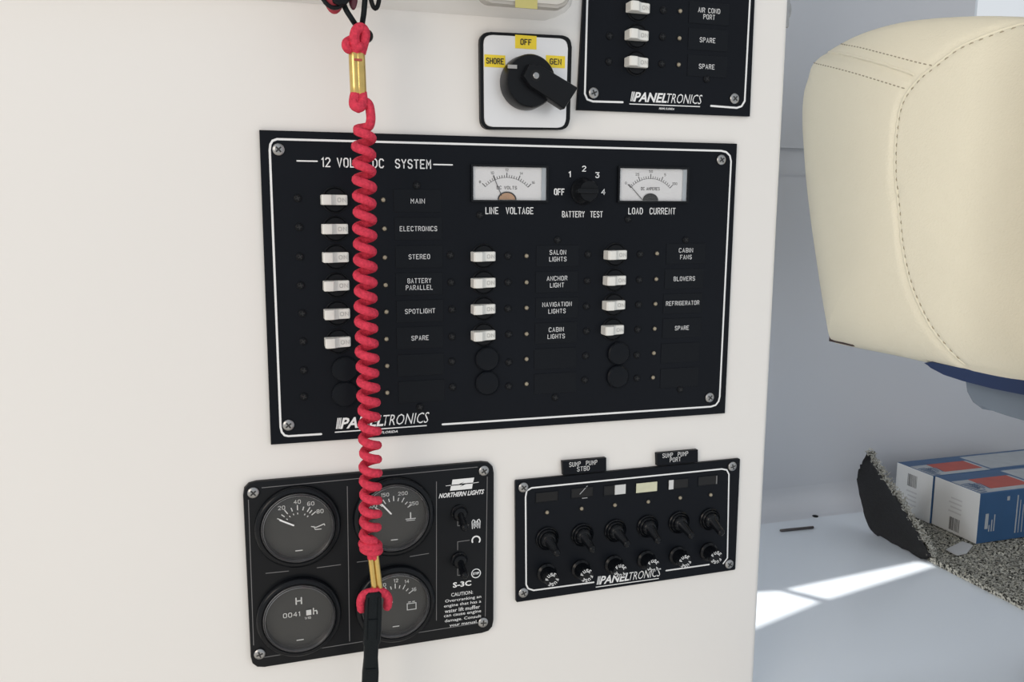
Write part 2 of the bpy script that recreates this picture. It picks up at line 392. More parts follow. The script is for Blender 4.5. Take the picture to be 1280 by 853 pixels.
# moulded lip overhanging the bulkhead at the top of the view
zl = at(640, 23).z
bm = NB(); x1 = at(700, 24).x; x0 = -1.0
def lip_sec(k): # k: 0 left .. profile (y, z)
    return [(0, zl), (-.003, zl + .0005), (-.010, zl + .003), (-.022, zl + .008), (-.029, zl + .0125), (-.032, zl + .018), (-.033, zl + .03), (-.033, zl + .2), (0, zl + .2)]
prof = lip_sec(0); rings = []
for x, s in ((x0, 1), (x1 - .012, 1), (x1 - .004, .8), (x1 + .004, .5), (x1 + .008, .2)):
    rings.append([bm.verts.new((x + (.012 * (1 - s) * 0), y * s if s < 1 else y, z + (1 - s) * .014 * (1 if z < zl + .1 else 0))) for y, z in prof])
for a, b_ in zip(rings, rings[1:]):
    for k in range(len(prof)): bm.faces.new((a[k], a[(k + 1) % len(prof)], b_[(k + 1) % len(prof)], b_[k]))
bm.faces.new(rings[0]); bm.faces.new(rings[-1][::-1])
struct(obj('trim_1', bm, gel_wall, smooth=60))

# ------------------------------------------------------------------ 12 volt breaker panel
P = Panel('breaker_panel', 'large black 12 VOLT DC SYSTEM panel with white switches and two meters', 'breaker panel', 620, 360)
H = .003
bm = prism(NB(), P.pts([(338.5, 555), (904, 516), (919, 180), (324, 163)]), 0, H, .0004, 1)
obj('face_plate', bm, phen, P.root)
bm = NB(); Z = H + .0002
line = P.pts([(401, 541.5), (360, 544)]) + P.pts([(355.5, 543), (352, 539), (350.5, 533), (337, 188), (337.8, 181), (340.5, 176.5), (346, 174.5), (899, 189), (905, 190.5), (909.5, 195), (911, 202), (897, 495), (895.5, 501), (892, 505.5), (886, 507.5)]) + P.pts([(552, 529.5)])
ribbon(bm, line, .0014, Z)
obj('border_line', bm, ink, P.root)
bm = NB()
a = P.L(402, 203); b_ = P.L(537, 206); hh = .0055
strokes(bm, '12 VOLT  DC  SYSTEM', (a[0] + b_[0]) / 2, (a[1] + b_[1]) / 2, hh, b_[0] - a[0], .0008, Z)
ribbon(bm, P.pts([(371, 201.5), (396, 202)]), .0009, Z); ribbon(bm, P.pts([(541, 206), (564, 206.5)]), .0009, Z)
obj('title_lettering', bm, ink, P.root)
def word(P, s, px, py, wpx, hmm=.0036, w=.00055, z=Z, m=ink, h0=H, name='lettering', ang=0):
    bm = NB(); c = P.L(px, py, h0); l = P.L(px - wpx / 2, py, h0); r_ = P.L(px + wpx / 2, py, h0)
    strokes(bm, s, c[0], c[1], hmm, r_[0] - l[0], w, z, ang=ang); return obj(name, bm, m, P.root)
word(P, 'LINE  VOLTAGE', 637, 263.5, 59, .0043, .00058); word(P, 'LOAD  CURRENT', 815, 264, 58, .0043, .00058); word(P, 'BATTERY  TEST', 728, 268, 50, .0040, .00055)
word(P, 'OFF', 699, 240, 12, .0040, .0008); word(P, '1', 712, 218, 1.5, .0035, .0008); word(P, '2', 730, 211, 4, .0035, .0007); word(P, '3', 746.5, 219, 4, .0035, .0007); word(P, '4', 754, 240, 4, .0035, .0007)
LZ = H + .0006
def legendw(rows, ys, px, w_):
    bm = NB()
    for s, y, ww in zip(rows, ys, w_):
        c = P.L(px, y, H); l = P.L(px - ww / 2, y, H); r_ = P.L(px + ww / 2, y, H); strokes(bm, s, c[0], c[1], .0030, r_[0] - l[0], .00036, LZ)
    obj('legend_lettering', bm, ink, P.root)
for y, x in ((251, 522), (286, 523), (321, 524), (355, 524), (389, 525), (422, 525), (456, 526), (489, 527)): inst('legend_plate', leg_me, P.root, P.L3(x, y, H))
for x, y in ((697, 320), (696, 352.5), (696, 385), (695, 416), (694, 448), (694, 479)): inst('legend_plate', leg_me, P.root, P.L3(x, y, H))
for x, y in ((857, 317), (855, 348.5), (853, 379.5), (852, 410), (850, 441), (849, 472)): inst('legend_plate', leg_me, P.root, P.L3(x, y, H))
for r_, ys, x, ws in ((['MAIN'], [251.5], 522, [17]), (['ELECTRONICS'], [286], 523, [46]), (['STEREO'], [321], 524, [26]), (['BATTERY', 'PARALLEL'], [351, 359.5], 524, [29, 33]), (['SPOTLIGHT'], [389], 525, [37]), (['SPARE'], [422.5], 525, [21]),
        (['SALON', 'LIGHTS'], [315.5, 324], 697, [20, 21]), (['ANCHOR', 'LIGHT'], [348, 356.5], 696, [25, 17]), (['NAVIGATION', 'LIGHTS'], [380.5, 389], 696, [36, 21]), (['CABIN', 'LIGHTS'], [412, 420.5], 695, [18, 21]),
        (['CABIN', 'FANS'], [313, 321.5], 857, [17, 14]), (['BLOWERS'], [348.5], 855, [26]), (['REFRIGERATOR'], [379], 853, [41]), (['SPARE'], [410], 852, [17])): legendw(r_, ys, x, ws)
c1 = [250, 286.5, 322, 357.5, 393, 428.5]
for i, y in enumerate(c1): breaker(P, 418 + i * .9, y)
for y, x in ((462, 431), (493, 431)): inst('blank_plug', blank_me, P.root, P.L3(x, y, H + .001))
for i, y in enumerate((321, 354, 387, 420)): breaker(P, 605.5, y)
for x, y in ((609, 449), (609, 479)): inst('blank_plug', blank_me, P.root, P.L3(x, y, H + .001))
for x, y in ((771.5, 319), (770.5, 351), (769.5, 382), (768, 413)): breaker(P, x, y)
for x, y in ((773, 442), (772, 471)): inst('blank_plug', blank_me, P.root, P.L3(x, y, H + .001))
for x, y in ((479, 250), (480.5, 286), (481, 322), (482, 356.5), (483, 390), (483, 424), (484, 457.5), (484, 491), (658, 320), (658, 353), (658, 385), (658, 417.5), (658, 449), (658, 480), (821, 317), (820, 349), (819, 380), (818, 411), (817, 441.5), (816, 472)): lamp(P, x, y, H)
for x, y in ((372, 248), (374, 284), (375, 321), (376, 357), (378, 392), (379, 427), (380, 463), (380, 496), (563, 319), (564, 353), (565, 387), (565, 421), (565, 452), (566, 484), (635, 320), (635, 353), (635, 386), (636, 418), (636, 453), (636, 483),
             (735, 318), (734, 351), (733, 383), (733, 414), (732, 445), (731, 475), (800, 318), (799, 350), (798, 381), (797, 412), (796, 444), (796, 473), (521, 232), (697, 300), (857, 300), (525, 509), (694, 497), (850, 487), (785, 274), (600, 269)): screw(P, x, y, H, False)
for x, y in ((348, 187), (901, 200), (886.5, 497), (360.5, 531.5)): screw(P, x, y, H)
# maker's logo, used on three panels
def logo(P, x0, y0, x1, y1, hmm, h0, small=None, sub=(0, 0, 0)):
    """P0: lower left, P1: lower right of the underline"""
    a = P.L(x0, y0, h0); b_ = P.L(x1, y1, h0); W_ = math.hypot(b_[0] - a[0], b_[1] - a[1]); an = math.atan2(b_[1] - a[1], b_[0] - a[0])
    z = h0 + .0003
    ux, uy = math.cos(an), math.sin(an)
    def q(s, t): return (a[0] + ux * s * W_ - uy * t * hmm, a[1] + uy * s * W_ + ux * t * hmm)
    bm = NB(); ribbon(bm, [q(0, 0), q(.985, 0)], hmm * .10, z, caps=False)
    for k in range(3):
        s = .012 + k * .016
        f = [q(s, .28), q(s + .010, .28), q(s + .030, 1.28), q(s + .020, 1.28)]; bm.faces.new([bm.verts.new((*p, z)) for p in f])
    obj('logo_mark', bm, ink, P.root)
    c = q(.285, .76); type_mesh('PANEL', 'logo_lettering', ink, c[0], c[1], hmm, W_ * .46, z, .3, .028, an, P.root)
    c = q(.765, .76); type_mesh('TRONICS', 'logo_lettering', ink, c[0], c[1], hmm, W_ * .50, z, .3, -.004, an, P.root)
    c = P.L(sub[0], sub[1], h0); l = P.L(sub[0] + sub[2], sub[1], h0)
    if sub[2]: type_mesh('MIAMI, FLORIDA', 'logo_lettering', ink, c[0], c[1], hmm * .27, l[0] - c[0], z, .3, .02, an, P.root)
logo(P, 418.5, 540.5, 535, 532, .0078, H, sub=(478, 541, 38))
# meters
def meter(q, needle, cen, hub, hm, words, name):
    """q: four corners TL TR BR BL as seen"""
    pl = P.pts(q[::-1], H); xs = [p[0] for p in pl]; ys = [p[1] for p in pl]
    x0, x1_, y0, y1_ = min(xs), max(xs), min(ys), max(ys); ccx, ccy = (x0 + x1_) / 2, (y0 + y1_) / 2
    W_, H_ = x1_ - x0, y1_ - y0
    m_ = inst(name, None, P.root, (ccx, ccy, H)); bpy.data.objects.remove(m_)
    bm = NB()
    o2 = .0014
    for a in ((-W_ / 2 - o2, -H_ / 2 - o2, -W_ / 2, H_ / 2 + o2), (W_ / 2, -H_ / 2 - o2, W_ / 2 + o2, H_ / 2 + o2), (-W_ / 2, H_ / 2, W_ / 2, H_ / 2 + o2), (-W_ / 2, -H_ / 2 - o2, W_ / 2, -H_ / 2)): box(bm, a[0], a[1], 0, a[2], a[3], .0022)
    m_ = obj(name, bm, blk2, P.root, loc=(ccx, ccy, H))
    bm = NB(); box(bm, -W_ / 2, -H_ / 2, 0, W_ / 2, H_ / 2, .0004); obj('dial', bm, dialw, m_)
    bm = NB(); box(bm, -W_ / 2, -H_ / 2, .0016, W_ / 2, H_ / 2, .002); obj('lens', bm, clear, m_)
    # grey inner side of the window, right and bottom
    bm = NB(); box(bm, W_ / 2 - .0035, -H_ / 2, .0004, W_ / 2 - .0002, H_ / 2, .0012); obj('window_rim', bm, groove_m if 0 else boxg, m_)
    bm = NB(); px_ = -W_ * .04; py_ = -H_ / 2 - .006; R0 = H_ * .95
    def arc(t, r): return (px_ + r * math.sin(t), py_ + r * math.cos(t))
    T = .80
    ribbon(bm, [arc(-T + 2 * T * k / 24, R0) for k in range(25)], .00022, .0005)
    for k in range(21):
        t = -T + 2 * T * k / 20; l = .0034 if k % 5 == 0 else .0018
        ribbon(bm, [arc(t, R0), arc(t, R0 + l)], .00055 if k % 5 == 0 else .0004, .0005, caps=False)
    strokes(bm, words, px_, -H_ * .12, .0020, W_ * .27, .00035, .0005)
    for k, s in enumerate(('8', '10', '12', '14', '16') if words != 'DC AMPERES' else ('0', '25', '50', '75', '100')):
        c = arc(-T * 1.02 + 2.04 * T * k / 4, R0 + .0052); strokes(bm, s, c[0], min(c[1], H_ / 2 - .0012), .0016, None, .00026, .0005)
    obj('dial_markings', bm, inkd, m_)
    bm = NB(); pts = [(px_ + hub * math.cos(PI * k / 16), -H_ / 2 + .0003 + hub * .8 * math.sin(PI * k / 16)) for k in range(17)]; prism(bm, pts, .0004, .0009); obj('needle_hub', bm, hm, m_)
    bm = NB(); ribbon(bm, [(p[0], p[1]) for p in pts], .0009, .0010, caps=False); obj('hub_rim', bm, inkd, m_)
    bm = NB(); ribbon(bm, [arc(needle, .010), arc(needle, R0 + .0030)], .00045, .0011, caps=False); obj('needle', bm, inkd, m_)
meter([(590.5, 208.5), (681.5, 210), (682, 250.5), (592, 250)], -.42, 0, .0065, copper, 'DC VOLTS', 'line_meter')
meter([(774, 211), (857, 212), (857, 251.5), (775, 251)], -.78, 0, .0060, gface, 'DC AMPERES', 'load_meter')
# battery test knob
kx, ky = P.L(733, 239, H + .006)
bm = lathe(NB(), [(.0098, 0), (.0098, .0015), (.0085, .003), (.0078, .010), (.0070, .0115), (0, .0115)], 28); k_ = obj('selector_knob', bm, blk, P.root, 40, loc=(kx, ky, H))
bm = NB(); box(bm, -.0095, -.0016, .011, .006, .0016, .0135, .0006); obj('knob_grip', bm, blk2, k_)

# ------------------------------------------------------------------ AC panel (upper right)
P = Panel('breaker_panel', 'black panel at the top with AIR COND PORT and SPARE switches', 'breaker panel', 830, 60)
d = Vector(P.L(719.5, 138)); e = Vector(P.L(935, 146)); u = Vector(P.L(941, 0)) - e; u2 = Vector(P.L(727.5, 0)) - d
HT = .19
bm = prism(NB(), [tuple(d), tuple(e), tuple(e + u.normalized() * HT), tuple(d + u2.normalized() * HT)], 0, H, .0004, 1); obj('face_plate', bm, phen, P.root)
up_ = Vector((0, .15))
bm = NB(); l1 = Vector(P.L(934.5, 0)) ; l2 = Vector(P.L(732, 0))
ribbon(bm, P.pts([(886, 133), (918, 135.5), (924, 133.5), (928, 127)]) + [tuple(l1), tuple(l1 + Vector((0, .09)))], .0014, H + .0002)
ribbon(bm, P.pts([(776, 128.5), (739, 127.5), (732, 125), (729, 118)]) + [tuple(l2), tuple(l2 + Vector((0, .09)))], .0014, H + .0002); obj('border_line', bm, ink, P.root)
for x, y in ((800, 9), (798.5, 43.5), (798, 77.5)): breaker(P, x, y, H)
for x, y in ((762, 45), (761, 77), (829, 13), (828, 46), (827, 80), (883, 99)): screw(P, x, y, H, False)
for x, y in ((850, 14), (849, 48), (848, 81)): lamp(P, x, y, H)
for x, y in ((886, 17), (885, 50), (884, 83)): inst('legend_plate', leg_me, P.root, P.L3(x, y, H))
for s, x, y, w_ in (('AIR COND', 886, 13.5, 27), ('PORT', 886, 21.5, 14), ('SPARE', 884, 50.5, 19), ('SPARE', 883, 83.5, 19)): word(P, s, x, y, w_, .0031, .00038, LZ)
for x, y in ((741.5, 116.5), (917.5, 123.5)): screw(P, x, y, H)
logo(P, 786.5, 130, 876, 133.5, .0068, H, sub=(833, 136.3, 19))
# one more row above the frame so the panel goes on as it must
for dz in (.0195, .039):
    for nm, me_, x, y in (('legend_plate', leg_me, 886, 17),):
        p = P.L3(x, y, H); inst(nm, me_, P.root, (p[0], p[1] + dz, H))

# ------------------------------------------------------------------ rotary transfer switch
P = Panel('rotary_switch', 'square silver rotary switch with black handle between yellow SHORE, OFF and GEN labels', 'switch', 655, 102)
bm = prism(NB(), rounded(P.pts([(599, 162.5), (709, 163), (712, 46.5), (597.5, 41)]), .0075), 0, .0050, .0006, 1); obj('base_plate', bm, blk, P.root, 40)
bm = prism(NB(), rounded(P.pts([(605, 158.5), (706.5, 160), (709.5, 49), (604, 43.5)], .005), .0062), .0045, .0060, .0003, 1); obj('face_plate', bm, silver, P.root, 40)
def tape(P, x0, y0, x1_, y1_, s, ww, m, h, hmm=.0034):
    a = P.L((x0 + x1_) / 2, (y0 + y1_) / 2, h); l = P.L(x0, y0, h); r_ = P.L(x1_, y1_, h)
    bm = NB(); box(bm, -(r_[0] - l[0]) / 2, -(l[1] - r_[1]) / 2, 0, (r_[0] - l[0]) / 2, (l[1] - r_[1]) / 2, .0003)
    t = obj('yellow_label', bm, m, P.root, loc=(a[0], a[1], h))
    if s:
        bm = NB(); strokes(bm, s, 0, 0, hmm, ww, .0007, .0005); obj('label_lettering', bm, inkd, t)
tape(P, 644, 43.5, 670.5, 62, 'OFF', .0075, yellow, .006); tape(P, 605.5, 68, 631.5, 85, 'SHORE', .0120, yellow, .006); tape(P, 682.5, 69, 706, 85.5, 'GEN', .0080, yellow, .006)
kx, ky = P.L(664, 101, .020)
bm = lathe(NB(), [(.0180, 0), (.0183, .002), (.0176, .0135), (.0168, .0150), (0, .0152)], 48); kn = obj('knob', bm, blk, P.root, 40, loc=(kx, ky, .006))
a = Vector(P.L(669, 95, .026)) - Vector((kx, ky)); t = Vector(P.L(714, 123, .026)) - Vector((kx, ky))
dd = (t - a).normalized(); nn = Vector((-dd.y, dd.x))
bm = NB(); a0 = a - dd * .0075
def hp(p, w_): return [tuple(p + nn * w_), tuple(p - nn * w_)]
prism(bm, [tuple(a0 + nn * .0045), tuple(a0 - nn * .0045), tuple(a - nn * .0080), tuple(t - nn * .0086 - dd * .001), tuple(t + nn * .0086 + dd * .001), tuple(a + nn * .0080)], .0120, .0215, .0016, 2); obj('handle', bm, blk, kn, 30)
bm = lathe(NB(), [(.0038, 0), (.0038, .0002), (0, .0002)], 20); o = obj('hub_recess', bm, slot_m, kn, loc=(a.x, a.y, .0215)); o = inst('hub_screw', scr_big, kn, (a.x, a.y, .0217)); o.scale = (.55, .55, .4)
q = Vector(P.L(643, 82, .026)) - Vector((kx, ky))
bm = NB(); box(bm, -.0032, -.0012, 0, .0032, .0012, .0007); obj('pointer_mark', bm, grey_knob, kn, loc=(q.x, q.y, .0151))

# second switch plate on the overhanging lip (only its lower end in view)
P = Panel('switch_plate', 'rounded beige switch plate cut off by the top edge, above the silver rotary switch', 'switch plate', 655, 0)
hh = .0370
q = [(606, 12), (706, 12)]
a = Vector(P.L(600, 9.5, hh)); b2 = Vector(P.L(709, 12, hh))
P.root.location.y = 0
bm = prism(NB(), rrect(a.x - .001, b2.y, b2.x + .001, b2.y + .062, .008), hh - .006, hh + .002, .0015, 2)
obj('base_plate', bm, mat('beige_grey_plastic', (.42, .40, .37), .4, var=.05), P.root, 40)
bm = prism(NB(), rrect(a.x + .001, b2.y + .002, b2.x - .001, b2.y + .060, .007), hh + .0015, hh + .003, .0004, 1); obj('face_plate', bm, mat('beige_plastic', (.56, .54, .50), .35, var=.04), P.root, 40)
c = P.L(656, 2, hh); bm = NB(); box(bm, -.0075, -.0048, 0, .0075, .0048, .0003); obj('yellow_label', bm, yellow2, P.root, loc=(c[0], c[1], hh + .003))

# ------------------------------------------------------------------ generator panel
P = Panel('gauge_panel', 'black panel of four round gauges marked NORTHERN LIGHTS at lower left', 'gauge panel', 460, 705)
H = .004
def chamf(q, r): return rounded(q, r, 3)
bm = prism(NB(), chamf(P.pts([(314, 834), (615.5, 787), (616, 575), (303, 602)]), .009), 0, H, .0012, 2); obj('face_plate', bm, blk, P.root, 30)
bm = NB(); Z = H + .0002
def ln(*q): ribbon(bm, P.pts(q, H), .0005, Z, caps=False)
ln((327, 610), (597, 584)); ln((609, 596), (606.5, 771)); ln((598, 779), (330, 822)); ln((317, 807), (310.5, 625))
ln((434, 608), (437, 802)); ln((545.5, 602), (545.5, 776)); ln((332, 717), (361, 714)); ln((396, 710), (426, 706)); ln((446, 703), (462, 701)); ln((512, 696), (536, 692))
obj('groove_line', bm, groove_m, P.root)
for x, y in ((316.5, 616), (604.5, 588.5), (603.5, 778), (324.5, 817.5)): screw(P, x, y, H + .0002)
bez_me = me_of(lathe(NB(), [(.0292, 0), (.0290, .0035), (.0275, .0048), (.0258, .0050), (.0250, .0040), (.0240, .0036)], 64), 'gauge', blk2, 50)
rim_m = mat('bezel_dark_chrome', (.27, .27, .28), .22, metal=.9, var=.1)
rim_me = me_of(lathe(NB(), [(.0250, .0038), (.0248, .0052), (.0243, .0058), (.0238, .0050), (.0236, .0058), (.0232, .0062), (.0228, .0055), (.0226, .0030), (.0222, .0010)], 64), 'gauge_rim', rim_m, 50)
face_me = me_of(lathe(NB(), [(.0225, .0010), (0, .0012)], 48), 'gauge_face', gface)
lens_me = me_of(lathe(NB(), [(.0232, .0046), (.016, .0054), (.008, .0058), (0, .0060)], 48), 'gauge_lens', clear, 80)
def gauge(px, py, kind, text='gauge'):
    c = P.L(px, py, H); g = inst('gauge', bez_me, P.root, (c[0], c[1], H)); inst('gauge_rim', rim_me, g); inst('gauge_face', face_me, g); inst('gauge_lens', lens_me, g)
    bm = NB(); z = .0016
    def pol(deg, r): t = math.radians(deg); return (r * math.sin(t), r * math.cos(t))
    if kind == 'oil':
        for dg_ in (-62, -48, -34, -17, 0, 17, 33, 42, 52):
            big = dg_ in (-62, -34, 0, 33, 52); ribbon(bm, [pol(dg_, .0118), pol(dg_, .0155 if big else .0145)], .0007, z, caps=False)
        for dg_ in (-50, -34, -17, 0, 30, 45): ribbon(bm, [pol(dg_, .0088), pol(dg_, .0100)], .0006, z, caps=False)
        for s, dg_, r in (('20', -36, .0180), ('40', 0, .0178), ('60', 30, .0180), ('80', 58, .0178)): p = pol(dg_, r); strokes(bm, s, p[0], p[1], .0025, None, .0004, z)
        ribbon(bm, [(.009, -.001), (.012, -.002), (.015, -.001), (.0175, .0), (.0180, -.001)], .0007, z); ribbon(bm, [(.0115, -.0035), (.0155, -.0035)], .0006, z); ribbon(bm, [(.0105, -.001), (.0115, -.0035)], .0005, z)
        nd = (-62, .0165, -.001)
    elif kind == 'hour':
        ribbon(bm, [(-.0018, .0095), (-.0018, .0140)], .0009, z); ribbon(bm, [(.0018, .0095), (.0018, .0140)], .0009, z); ribbon(bm, [(-.0018, .0118), (.0018, .0118)], .0009, z)
        nd = None
        strokes(bm, '00417', -.0035, .0024, .0030, .0145, .0005, .0022); box(bm, .0048, .0006, .0022, .0082, .0044, .0024)
        ribbon(bm, [(.0098, .0005), (.0098, .0048)], .0008, z); ribbon(bm, [(.0098, .0028), (.0118, .0030), (.0122, .0020), (.0122, .0005)], .0008, z)
        strokes(bm, '1/10', .0058, -.0018, .0014, None, .0003, z)
    elif kind == 'temp':
        for k in range(9):
            dg_ = -60 + 15 * k; ribbon(bm, [pol(dg_, .0115), pol(dg_, .0152 if k % 2 == 0 else .0140)], .0007, z, caps=False)
        for s, dg_, r in (('100', -58, .0175), ('150', -20, .0178), ('200', 22, .0178), ('250', 60, .0165)): p = pol(dg_, r); strokes(bm, s, p[0], p[1], .0023, None, .0004, z)
        ribbon(bm, [(.0120, .0015), (.0120, -.0025)], .0009, z); ribbon(bm, [(.0085, -.0030), (.0155, -.0030)], .0006, z); ribbon(bm, [(.0090, -.0042), (.0150, -.0042)], .0005, z)
        nd = (-40, .0150, 0)
    else:
        for k in range(9):
            dg_ = -56 + 14 * k; ribbon(bm, [pol(dg_, .0118), pol(dg_, .0156 if k % 2 == 0 else .0142)], .0007, z, caps=False)
        for s, dg_, r in (('8', -56, .0175), ('10', -28, .0178), ('12', 2, .0178), ('14', 28, .0182), ('16', 56, .0165)): p = pol(dg_, r); strokes(bm, s, p[0], p[1], .0023, None, .0004, z)
        ribbon(bm, [(.0085, -.0012), (.0150, -.0012), (.0150, -.0060), (.0085, -.0060)], .0006, z, closed=True); ribbon(bm, [(.0095, .0), (.0110, .0)], .0006, z); ribbon(bm, [(.0125, .0), (.0140, .0)], .0006, z)
        nd = (-50, .0150, 0)
    ribbon(bm, [(-.0022, -.0175), (.0022, -.0175)], .0007, z)
    obj('dial_markings', bm, mat('dial_ink_' + kind, (.62, .63, .62), .6), g)
    if nd:
        bm = NB(); ribbon(bm, [pol(nd[0], .0035), pol(nd[0], .0135)], .0011, .0030); obj('needle', bm, ink, g)
gauge(372.5, 657.5, 'oil'); gauge(374, 770, 'hour'); gauge(492, 645, 'temp'); gauge(494, 754, 'volt')
# emblem, name and warning
bm = NB(); A_ = P.L(569, 599.5, H); D_ = P.L(592, 597.5, H); W_ = D_[0] - A_[0] + .003; h_ = .0083; ccx, ccy = P.L(577.5, 605.5, H)
def emb(pts): bm.faces.new([bm.verts.new((ccx + x * W_ / 2, ccy + y * h_ / 2, Z)) for x, y in pts])
emb([(-.85, 1), (1.1, 1), (.98, .12), (-.05, .12), (.22, .42), (-.30, .06), (-.92, .06)][::-1])
emb([(-1.08, -1), (.88, -1), (.96, -.06), (.32, -.06), (-.2, -.44), (.05, -.12), (-.98, -.12)])
ribbon(bm, [(ccx - W_ * .72, ccy - .0001), (ccx - W_ * .5, ccy)], .0004, Z); ribbon(bm, [(ccx + W_ * .5, ccy + .0001), (ccx + W_ * .74, ccy + .0003)], .0004, Z)
obj('emblem', bm, ink, P.root)
def tm(s, x0, x1_, y, hmm, shear=0, fat=.01, m=ink, nm='lettering', **k):
    l = P.L(x0, y, H); r_ = P.L(x1_, y, H); c = P.L((x0 + x1_) / 2, y, H); return type_mesh(s, nm, m, c[0], c[1], hmm, r_[0] - l[0], Z, shear, fat, 0, P.root, **k)
tm('NORTHERN LIGHTS', 548.5, 605.5, 617.5, .0036, .35, .03)
tm('S-3C', 566, 589, 730.3, .0042, 0, .03)
for s, x0, x1_, y in (('CAUTION:', 564, 591, 742.2), ('Overcranking an', 556.5, 601.5, 749.3), ('engine that has a', 555, 601.5, 755.4), ('water lift muffler', 556, 600, 761.4), ('can cause engine', 555, 601.5, 767.6), ('damage. Consult', 556, 601.5, 773.8), ('your manual.', 562, 597, 780)):
    tm(s, x0, x1_, y, .0030 if s != 'CAUTION:' else .0028, 0, .004)
bm = NB()
def sy(px, py): return P.L(px, py, H)
c = sy(595, 655.5)
for k in (-1, 1):
    ribbon(bm, [(c[0] + k * .0028, c[1] - .0032), (c[0] + k * .0031, c[1] + .0022), (c[0] + k * .0022, c[1] + .0036), (c[0] + k * .0010, c[1] + .0030), (c[0] + k * .0004, c[1])], .0006, Z)
    ribbon(bm, [(c[0] + k * .0012, c[1] - .0030), (c[0] + k * .0019, c[1] + .0002), (c[0] + k * .0012, c[1] + .0022)], .0006, Z)
ribbon(bm, [(c[0], c[1] + .002), (c[0] - .0010, c[1]), (c[0], c[1] - .002), (c[0] + .0010, c[1])], .0005, Z, closed=True)
obj('heat_symbol', bm, ink, P.root); bm = NB()
c = sy(595, 675.5)
ribbon(bm, [(c[0] + .0030 * math.cos(math.radians(a)), c[1] + .0030 * math.sin(math.radians(a))) for a in range(-35, 216, 12)], .0011, Z)
obj('start_symbol', bm, ink, P.root); bm = NB()
c = sy(595, 717)
ribbon(bm, [(c[0] + .0034 * math.cos(math.radians(a)), c[1] + .0034 * math.sin(math.radians(a))) for a in range(0, 360, 15)], .0007, Z, closed=True)
strokes(bm, 'STOP', c[0], c[1], .0016, .0046, .0004, Z)
obj('stop_symbol', bm, ink, P.root)
bm = NB()
ribbon(bm, P.pts([(572, 648), (572, 657.5), (586, 656.5)], H), .0005, Z, caps=False); ribbon(bm, P.pts([(572, 688), (572, 677.5), (587, 675.5)], H), .0005, Z, caps=False); ribbon(bm, P.pts([(572, 711), (572, 719.5), (585, 718.5)], H), .0005, Z, caps=False)
obj('symbol_lines', bm, groove_m, P.root)
tg_nut = me_of(lathe(NB(), [(.0062, 0), (.0062, .0016), (.0052, .0024), (.0046, .0044), (.0030, .0050), (0, .0050)], 24), 'toggle_switch', blk2, 40)
bm = NB(); sweep(bm, smooth_path([(0, 0, .004), (0, -.003, .010), (0, -.0055, .016)], 5), lambda t: .0022 + .0008 * t, 12); tg_lev = me_of(bm, 'toggle_lever', blk2, 50)
for y in (641, 700):
    c = P.L(574, y, H); n_ = inst('toggle_switch', tg_nut, P.root, (c[0], c[1], H)); inst('toggle_lever', tg_lev, n_)

# ------------------------------------------------------------------ fused pump switch panel
P = Panel('pump_control_panel', 'black panel with six booted toggles above fuse caps, at lower right of the bulkhead', 'control panel', 783, 660)
H = .003; Z = H + .0003
bm = prism(NB(), rounded(P.pts([(644, 751.5), (917, 711), (923, 572.5), (643, 600)]), .0012, 3), 0, H, .0004, 1); obj('face_plate', bm, phen, P.root)
def z6(u, v_): return (630 + u / 4.061, 550 + v_ / 4.061)
bm = NB()
ribbon(bm, P.pts([z6(*q) for q in ((455, 723), (150, 764), (122, 755), (112, 735), (109, 290), (115, 258), (140, 244), (1105, 148), (1130, 153), (1141, 175), (1133, 600), (1112, 628))], H), .0012, Z)
ribbon(bm, P.pts([z6(*q) for q in ((1040, 633), (822, 664))], H), .0012, Z)
obj('border_line', bm, ink, P.root)
for x, y in ((97, 241), (1157, 134), (1141, 630), (97, 775)): screw(P, *z6(x, y), H)
logo(P, *z6(465, 748), *z6(790, 703), .0068, H)
boot_me = me_of(lathe(NB(), [(.0080, 0), (.0080, .0015), (.0074, .0022), (.0070, .0016), (.0066, .0030), (.0060, .0036), (.0056, .0030), (.0052, .0050), (.0040, .0062), (0, .0064)], 30), 'toggle_boot', blk2, 35)
bm = NB(); sweep(bm, smooth_path([(0, 0, .004), (.0015, -.003, .010), (.0026, -.0055, .0145)], 5), lambda t: .0040 - .0014 * math.sin(t * PI * .6), 14); lev_me = me_of(bm, 'toggle_lever', blk2, 50)
cap_me = me_of(lathe(NB(), [(.0078, 0), (.0078, .0018), (.0068, .0026), (.0062, .0030), (.0058, .0120), (.0052, .0130), (0, .0130)], 30), 'fuse_holder', blk2, 35)
bm = NB()
for k, ch in enumerate('FUSE FUSE '):
    if ch != ' ':
        t = PI * .86 - k * 2 * PI / 10; strokes(bm, ch, .0040 * math.cos(t), .0040 * math.sin(t), .0021, None, .00042, .01315, ang=t - PI / 2)
fuse_txt = me_of(bm, 'fuse_lettering', ink)
for (bx, by), (cx_, cy_), (lx, ly) in zip(((218, 500), (396, 482), (563, 460), (727, 438), (886, 418), (1042, 402)), ((244, 710), (420, 690), (590, 665), (757, 640), (920, 618), (1078, 598)), ((218, 368), (393, 349), (562, 331), (731, 314), (893, 294), (1048, 279))):
    c = P.L(*z6(bx, by), H); b_ = inst('toggle_boot', boot_me, P.root, (c[0], c[1], H)); b_.scale = (1.15, 1.15, 1); inst('toggle_lever', lev_me, b_, rot=(0, 0, random.uniform(-.15, .15)))
    c = P.L(*z6(cx_, cy_), H + .013); b_ = inst('fuse_holder', cap_me, P.root, (c[0], c[1], H)); inst('fuse_lettering', fuse_txt, b_, rot=(0, 0, random.uniform(-.5, .5)))
    lamp(P, *z6(lx, ly), H)
bm = NB()
